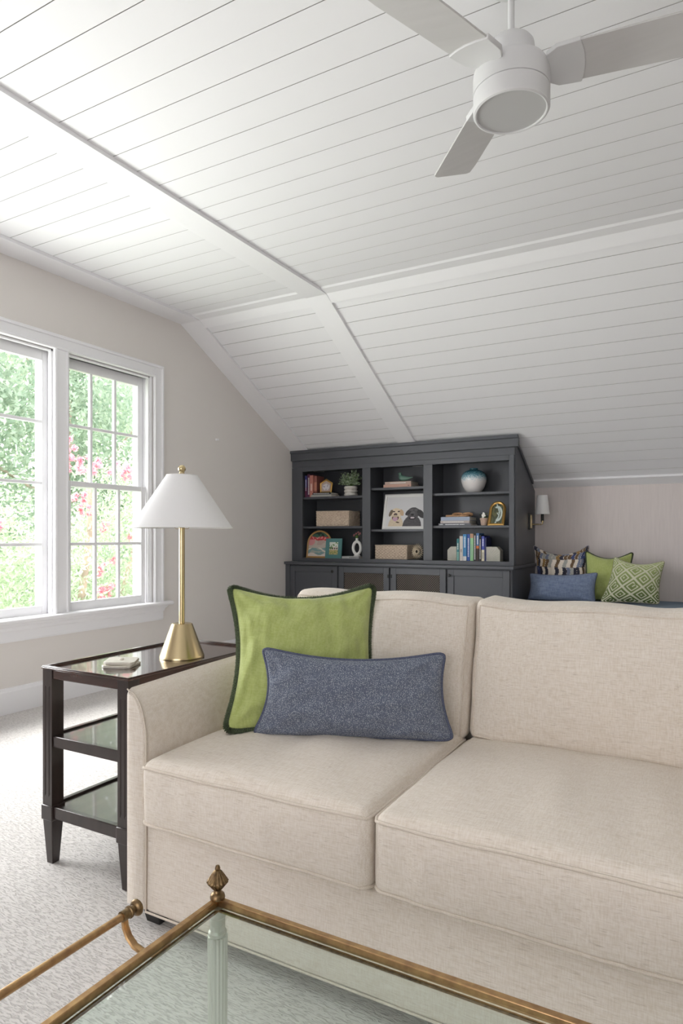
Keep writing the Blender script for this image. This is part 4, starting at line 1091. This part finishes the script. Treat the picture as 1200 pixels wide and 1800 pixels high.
def link(c, a, b, r, rz, rx):
    mx_ = Matrix.Translation(c) @ Matrix.Rotation(rz, 4, 'Z') @ Matrix.Rotation(rx, 4, 'X')
    pts = [mx_ @ Vector((a*math.cos(t), b*math.sin(t), 0)) for t in np.linspace(0, 2*math.pi, 29)[:-1]]
    MB().tube(pts, r, 10, True).build('link', M['woodlight'], ch, smooth=80)
zc_ = ZR2+.080
link((-2.105, yf+.11, zc_+.011), .050, .032, .010, .1, .05); link((-2.055, yf+.125, zc_+.022), .044, .028, .010, .3, .45)
link((-2.000, yf+.115, zc_+.013), .044, .030, .010, -.15, .12); link((-1.962, yf+.130, zc_+.022), .040, .027, .010, .2, -.40)
# small clay pot with white flowers
pp = thing('flower_pot', (-1.793, yf+.080, ZR2), 'tiny blush clay pot with white flowers beside the book stack', 'plant')
MB().lathe((-1.793, yf+.080, ZR2), [(.026,0), (.028,.002), (.034,.050), (.037,.052), (.038,.066), (.034,.066), (.032,.056), (0,.054)], 32).build('pot', M['terra'], pp, smooth=40)
rnd = random.Random(8); lf = MB(); pt = MB()
for k in range(70):
    a = rnd.uniform(0, 6.28); r0 = rnd.uniform(0, .036); p = Vector((-1.793+r0*math.cos(a), yf+.08+r0*math.sin(a)*.8, ZR2+.062+rnd.uniform(0, .040))); d = Vector((math.cos(a), math.sin(a), rnd.uniform(-.1, .9))).normalized()
    s_ = d.cross(Vector((.1, .3, 1))).normalized()*.0045; lf.add([p, p+d*.009+s_, p+d*.018, p+d*.009-s_], [(0,1,2,3)])
for (dx, dz) in ((-.006, .092), (.008, .099), (.002, .108), (.012, .088), (-.002, .076)):
    c0 = Vector((-1.793+dx, yf+.058, ZR2+dz))
    for q in range(6):
        a = q*1.047; d = Vector((math.cos(a), -.3, math.sin(a))).normalized(); s_ = Vector((-d.z, 0, d.x))*.005; pt.add([c0, c0+d*.007+s_, c0+d*.012, c0+d*.007-s_], [(0,1,2,3)])
lf.build('leaves', M['leafdark'], pp, kind='stuff'); pt.build('flowers', M['flowerw'], pp, kind='stuff')
def fn_arch2(u, v):
    x, y = u-.5, v-.42; r = math.hypot(x, y*1.1); a = math.atan2(y, x)
    s = math.sin(a*1.0-r*16+1.2)
    base = srgb(105, 105, 75)
    if .06 < r < .52 and s > .45 and (u > .30+.2*math.sin(v*4)): return srgb(205, 215, 208)
    if abs(u-.36-.30*math.sin(v*3.2)) < .06+.05*nz(u*12, v*12): return srgb(190, 205, 200)
    return base if nz(u*5, v*5) > 0 else srgb(80, 85, 68)
AR = picframe('gilt_picture', arch(.148, .236, sp=1.05), inset_arch(.148, .236, .022, sp=1.05), (-1.680, yf+.050, ZR2), M['gold'], 'small gold arched frame with a pale swirl picture, right bay middle shelf', 'picture frame', R(23), .018, fn_arch2, 44, 56)
# bookends and the row of books
def bookend(x0, x1, label, flip):
    b = thing('bookend', ((x0+x1)/2, yf+.10, Z0f), label, 'bookend', 'stone bookends on the lower right shelf')
    w_ = x1-x0; h = .128; k = .032
    poly = [(x0, Z0f), (x1, Z0f), (x1, Z0f+h), (x0+k, Z0f+h), (x0, Z0f+h-k)] if flip < 0 else [(x0, Z0f), (x1, Z0f), (x1, Z0f+h-k), (x1-k, Z0f+h), (x0, Z0f+h)]
    MB().prism(poly, lambda p: (p[0], yf+.050, p[1]), lambda p: (p[0], yf+.150, p[1])).build('block', M['marble'], b, bevel=.002)
    gr = MB(); ax_, az = (x1 if flip < 0 else x0), Z0f+.004
    for q in range(9):
        a = R(8+q*9.5); d = Vector((math.cos(a)*(flip if flip < 0 else 1), 0, math.sin(a))); nn = Vector((-d.z, 0, d.x))*.0007
        L = min((w_-.004)/max(.01, abs(d.x)), (h-.004)/max(.01, d.z)); L = L*(.93 if q in (3, 4, 5) else .98)
        if q in (4, 5) : L *= .90
        s0 = Vector((ax_, yf+.0495, az))+d*.01; e0 = Vector((ax_, yf+.0495, az))+d*L
        gr.add([s0-nn, e0-nn, e0+nn, s0+nn], [(0,1,2,3)])
    gr.build('carved_ray', mat('ray', (.30, .28, .22), .7), b, kind='stuff')
bookend(-2.128, -2.041, 'octagonal pale stone bookend at the left end of the blue books', -1)
bookend(-1.764, -1.640, 'octagonal pale stone bookend at the right end of the blue books', 1)
gE = 'upright books between the stone bookends'
rows_ = [(-2.040, -2.018, 1.075, (60, 130, 135), 'thin teal book next to the left stone bookend', [((.8,.85,.8), .5, .8)], [(srgb(125, 175, 165), 0, .40)]),
 (-2.013, -1.983, 1.098, (212, 205, 198), 'white spined book, second from the left stone bookend', [((.25,.2,.2), .35, .45)], []),
 (-1.980, -1.948, 1.115, (65, 135, 185), 'sky blue book with a pale foot, beside the white spined book', [((.7,.8,.85), .5, .9)], [(srgb(215, 215, 215), 0, .17)]),
 (-1.945, -1.918, 1.116, (45, 85, 165), 'cobalt blue book between the sky blue and the mint green ones', [((.75,.75,.8), .15, .85)], []),
 (-1.915, -1.885, 1.120, (150, 200, 150), 'mint green book with a floral head, in the middle of the row', [((.3,.45,.35), .2, .6)], [(srgb(190, 150, 120), .84, 1)]),
 (-1.882, -1.860, 1.116, (45, 45, 50), 'black book with white lettering, right of the mint green book', [((.8,.8,.8), .05, .95)], []),
 (-1.857, -1.832, 1.124, (80, 120, 170), 'blue book with an orange sunset band near its foot', [((.85,.85,.8), .6, .9)], [(srgb(215, 120, 60), .45, .55), (srgb(60, 45, 40), 0, .45)]),
 (-1.829, -1.813, 1.104, (22, 22, 26), 'narrow black book with bold white lettering, right of the sunset band book', [((.85,.85,.85), .08, .85)], []),
 (-1.810, -1.784, 1.098, (70, 80, 170), 'ultramarine book with a cream lower half', [((.7,.72,.9), .6, .9), ((.2,.2,.2), .1, .35)], [(srgb(222, 215, 190), 0, .45)]),
 (-1.781, -1.766, 1.085, (35, 40, 90), 'thin navy book against the right stone bookend', [], [])]
for x0, x1, zt2, c_, lb, mk, bd in rows_:
    book(x0, x1, Z0f, zt2, srgb(*c_), lb, gE, y=yf+.052+.008*random.random(), depth=.15+.02*random.random(), marks=mk, bands=bd)

# ------------------------------------------------------------------ bench and wall light
be = thing('daybed', (-.2, 6.05, 0), 'blue cushioned daybed built in beside the bookcase', 'bench')
MB().box(xr+.006, 1.10, 5.62, YK-.004, 0, .40).build('bench_base', CM, be, bevel=.002)
def wbm(a, b, d, p):
    return p
softbox('bench_cushion', ((xr+.008+1.10)/2, 6.02, .466), ((1.10-xr-.008)/2, .425, .064), .03, M['benchblue'], be, wbm, (30, 14, 4), .003, 2)
zb = .536
def fn_stripe(u, v):
    rows = 7; r = int(v*rows+.3*math.sin(u*3)); f = (v*rows) % 1
    x = u*17+r*3.7+.25*math.sin(v*30+r); k = int(x); h = (math.sin(k*12.9898+r*78.233)*43758.5453) % 1
    cols = [srgb(226, 215, 200), srgb(60, 60, 72), srgb(150, 120, 80), srgb(225, 215, 202), srgb(120, 128, 150), srgb(70, 80, 120), srgb(165, 165, 160), srgb(110, 90, 70)]
    return cols[int(h*8)] if (x-k) > (.12*h) else srgb(215, 205, 192)
def fn_fret(u, v):
    a = (u-.5)*5.2; b_ = (v-.5)*5.2; p, q = (a+b_)*.62, (a-b_)*.62
    i, j = math.floor(p), math.floor(q); x, y = p-i-.5, q-j-.5; d = max(abs(x), abs(y)); line = False
    if d > .43: line = True
    if (i+j) % 2 == 0: line = line or (.20 < d < .29) or d < .06
    else:
        # squared scroll
        line = line or (.22 < d < .30 and not (x > 0 and abs(y) < .1)) or (abs(y) < .05 and 0 < x < .24)
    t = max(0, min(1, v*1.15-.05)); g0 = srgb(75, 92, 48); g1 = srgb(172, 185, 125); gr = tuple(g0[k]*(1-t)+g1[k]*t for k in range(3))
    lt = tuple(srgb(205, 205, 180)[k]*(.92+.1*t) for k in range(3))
    if not line and d < .40 and nz(u*60, v*60) > .35: return tuple(c_*.8 for c_ in gr)
    return lt if line else gr
gP = 'pillows on the daybed'
pillow('daybed_pillow', [(-1.400, 6.10, zb+.004), (-.960, 6.13, zb+.004), (-.965, 6.25, 1.030), (-1.455, 6.19, 1.026)], .085, VPC, 'multicoloured striped mosaic pillow leaning in the corner by the bookcase', gP, ins=(.03, .10, .42, .10), n=90, seed=4, trim=mat('stripe_cord', (.35, .33, .36), .9), trim_r=.004, fn=fn_stripe, back=.5, tname='piping')
pillow('daybed_pillow', [(-.975, 6.06, zb+.004), (-.640, 6.10, zb+.004), (-.603, 6.21, .965), (-.990, 6.16, .975)], .08, M['green'], 'plain chartreuse pillow with dark fringe, in the middle of the daybed row', gP, ins=(.03, .08, .34, .08), n=44, seed=5, trim=M['fringe'], trim_r=.0075, fringe=1, back=.4, tname='brush_fringe')
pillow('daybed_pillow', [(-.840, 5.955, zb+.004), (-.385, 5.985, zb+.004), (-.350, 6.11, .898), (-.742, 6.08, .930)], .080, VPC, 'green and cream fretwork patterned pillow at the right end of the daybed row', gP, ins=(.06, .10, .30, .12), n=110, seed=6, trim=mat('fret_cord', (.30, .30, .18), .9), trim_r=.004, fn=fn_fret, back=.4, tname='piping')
pillow('daybed_pillow', [(-1.435, 5.905, zb+.004), (-.868, 5.925, zb+.004), (-.853, 5.965, .792), (-1.428, 5.945, .770)], .070, M['bluebench'], 'plain denim blue lumbar pillow at the front of the daybed row', gP, ins=(.03, .07, .20, .07), n=44, seed=9, trim=M['bluetrim'], trim_r=.0035, pw=.45, back=.4, tname='piping')
sc = thing('wall_sconce', (xr, 6.235, 1.235), 'brass wall sconce with white tapered shade on the bookcase side', 'lamp')
sy = 6.235; sxc = -1.378
cab('back_plate', xr+.001, xr+.013, sy-.032, sy+.032, 1.160, 1.306, parent=sc, m=M['black'])
MB().box(xr+.013, xr+.024, sy-.020, sy+.020, 1.170, 1.296).build('plate_cover', M['brass'], sc, bevel=.002)
MB().tube([(xr+.022, sy, 1.207), (sxc-.012, sy, 1.207), (sxc, sy, 1.212), (sxc, sy, 1.232)], .0065, 12).build('arm', M['brass'], sc, smooth=60)
MB().lathe((sxc, sy, 1.228), [(.010,0), (.014,.004), (.014,.010)], 24).build('cup', M['brass'], sc, smooth=40)
MB().lathe((sxc, sy, 1.238), [(.014,0), (.0145,.045), (.012,.085), (.010,.085)], 24).build('socket', M['black'], sc, smooth=40)
s2 = MB().lathe((sxc, sy, 0), [(.0655, 1.300), (.0460, 1.474), (.0445, 1.474), (.0640, 1.300)], 48); s2.f = [f for f in s2.f if len(f) == 4]
s2.f += [(3*48+i, 3*48+(i+1) % 48, (i+1) % 48, i) for i in range(48)]
s2o = s2.build('lamp_shade', M['shade'], sc, smooth=True)
s3 = MB()
for k in range(3):
    a = k*2.094; s3.tube([(sxc, sy, 1.325), (sxc+.060*math.cos(a), sy+.060*math.sin(a), 1.325)], .0012, 6)
s3.build('shade_spider', M['brass'], sc)
hk = MB().lathe((XW, 4.527, 1.944), [(.012,0), (.012,.004), (.007,.006), (.007,.020), (.010,.022), (0,.026)], 20, ax=(1, 0, 0)).build('wall_hook', M['trim'], None, smooth=40, origin=(XW, 4.527, 1.944)); tag(hk, 'tiny white round hook on the window wall above the lamp', 'hook')

# ------------------------------------------------------------------ garden outside the window (room is on the upper floor)
gd = box('lawn', M['lawn'], None, -60, -4.3, -40, 60, -3.3, -3.2); struct(gd)
def leafcloud(name, cen, rad, nl, size, m, parent, seed, gaps=.0):
    rs = np.random.RandomState(seed)
    # leaves gathered in clumps
    nc = max(6, nl//90); cc = rs.normal(size=(nc, 3)); cc /= np.linalg.norm(cc, axis=1)[:, None]; cc *= (rs.uniform(.25, 1, nc)**.5)[:, None]
    cl = rs.randint(0, nc, nl); p = cc[cl]+rs.normal(size=(nl, 3))*.13
    p = p*np.array(rad)+np.array(cen)
    d = rs.normal(size=(nl, 3)); d /= np.linalg.norm(d, axis=1)[:, None]; e = rs.normal(size=(nl, 3)); e -= (e*d).sum(1)[:, None]*d; e /= np.linalg.norm(e, axis=1)[:, None]
    s = size*rs.uniform(.6, 1.3, nl)[:, None]
    q = np.stack([p-d*s, p+e*s*.45, p+d*s, p-e*s*.45], 1).reshape(-1, 3)
    off = np.array(wloc(parent)) if parent is not None else np.zeros(3)
    me = bpy.data.meshes.new(name); me.vertices.add(nl*4); me.vertices.foreach_set('co', (q-off).astype(np.float32).ravel())
    me.loops.add(nl*4); me.loops.foreach_set('vertex_index', np.arange(nl*4, dtype=np.int32)); me.polygons.add(nl)
    me.polygons.foreach_set('loop_start', np.arange(0, nl*4, 4, dtype=np.int32)); me.update(calc_edges=True)
    me.materials.append(m); o = bpy.data.objects.new(name, me); COL.objects.link(o); o.parent = parent; o['kind'] = 'stuff'; return o
def tree(name, x, y, h, crowns, label, m, seed, nl=9000, size=.05, lean=0):
    t = thing(name, (x, y, -3.2), label, 'tree')
    rs = random.Random(seed); tr = MB()
    pts = [(x+lean*k/6+.08*rs.uniform(-1, 1), y+.08*rs.uniform(-1, 1), -3.2+h*k/6) for k in range(7)]
    tr.tube(pts, .075, 10, radf=lambda k, i: 1.3-.16*k)
    tr.build('trunk', M['bark'], t, smooth=80)
    br = MB()
    for (c_, r_) in crowns:
        s0 = Vector(pts[3]); c3 = Vector(c_); br.tube([s0, s0.lerp(c3, .5)+Vector((.1, .1, .1)), c3], .035, 7, radf=lambda k, i: 1.4-.4*k)
    br.build('branches', M['bark'], t, smooth=80)
    for k, (c_, r_) in enumerate(crowns): leafcloud('foliage', c_, r_, nl, size, m, t, seed*10+k)
    return t
tA = tree('crape_myrtle', -6.9, 5.7, 5.2, [((-6.9, 5.2, .4), (.9, 1.0, 1.3)), ((-6.9, 6.5, 1.0), (.8, 1.0, 1.2)), ((-7.0, 4.2, 0), (.8, .9, 1.5)), ((-7.1, 7.2, -.2), (.9, 1.0, 1.3))], 'crape myrtle with pink flower clusters close outside the window', M['foliage'], 3, 8000, .032)
bl = [(-6.55, 5.20, 2.15, .13), (-6.55, 5.19, 1.94, .17), (-6.5, 5.33, 1.86, .15), (-6.6, 5.52, 1.98, .12), (-6.6, 5.98, 1.97, .16), (-6.6, 6.12, 1.90, .10), (-6.6, 5.36, 1.54, .10), (-6.6, 5.42, 1.42, .11), (-6.6, 5.72, 1.24, .10), (-6.6, 5.65, .70, .14), (-6.6, 5.77, .43, .14), (-6.6, 6.18, 1.07, .09), (-6.6, 5.88, .80, .08), (-6.6, 5.72, .38, .10), (-6.6, 4.3, 1.2, .10), (-6.6, 6.7, 1.4, .14)]
for k, (x, y, z, r_) in enumerate(bl): leafcloud('flower_cluster', (x, y, z), (r_*.8, r_, r_*.8), 420, .022, M['bloom'], tA, 500+k)
tree('shade_tree', -12.2, 9.6, 9.8, [((-12.2, 8.6, 4.8), (1.5, 2.4, 2.2)), ((-12.2, 11.4, 3.6), (1.5, 2.4, 2.3)), ((-12.2, 6.3, 2.9), (1.4, 2.2, 2.2)), ((-12.3, 9.6, .9), (1.4, 2.8, 1.9))], 'tall leafy tree standing behind the crape myrtle', M['foliage2'], 5, 9500, .075)
tree('broad_tree', -16.8, 6.0, 11, [((-16.8, 4.8, 3.8), (2.1, 3.2, 3.2)), ((-16.6, 8.6, 1.4), (2.0, 3.2, 2.8)), ((-16.8, 12.8, 6.2), (2.1, 3.5, 3.0)), ((-16.9, 16.2, 2.8), (2.1, 3.5, 4.0))], 'broad pale green tree farthest from the window', M['foliage'], 8, 9000, .10)
tree('garden_shrub', -9.3, 4.4, 4.0, [((-9.3, 3.8, .0), (.75, 1.7, 1.4)), ((-9.3, 5.9, -1.1), (.75, 1.8, 1.3)), ((-9.3, 8.6, -.9), (.75, 1.8, 1.4))], 'low dense shrub below the crape myrtle blooms', M['foliage'], 11, 9000, .05)
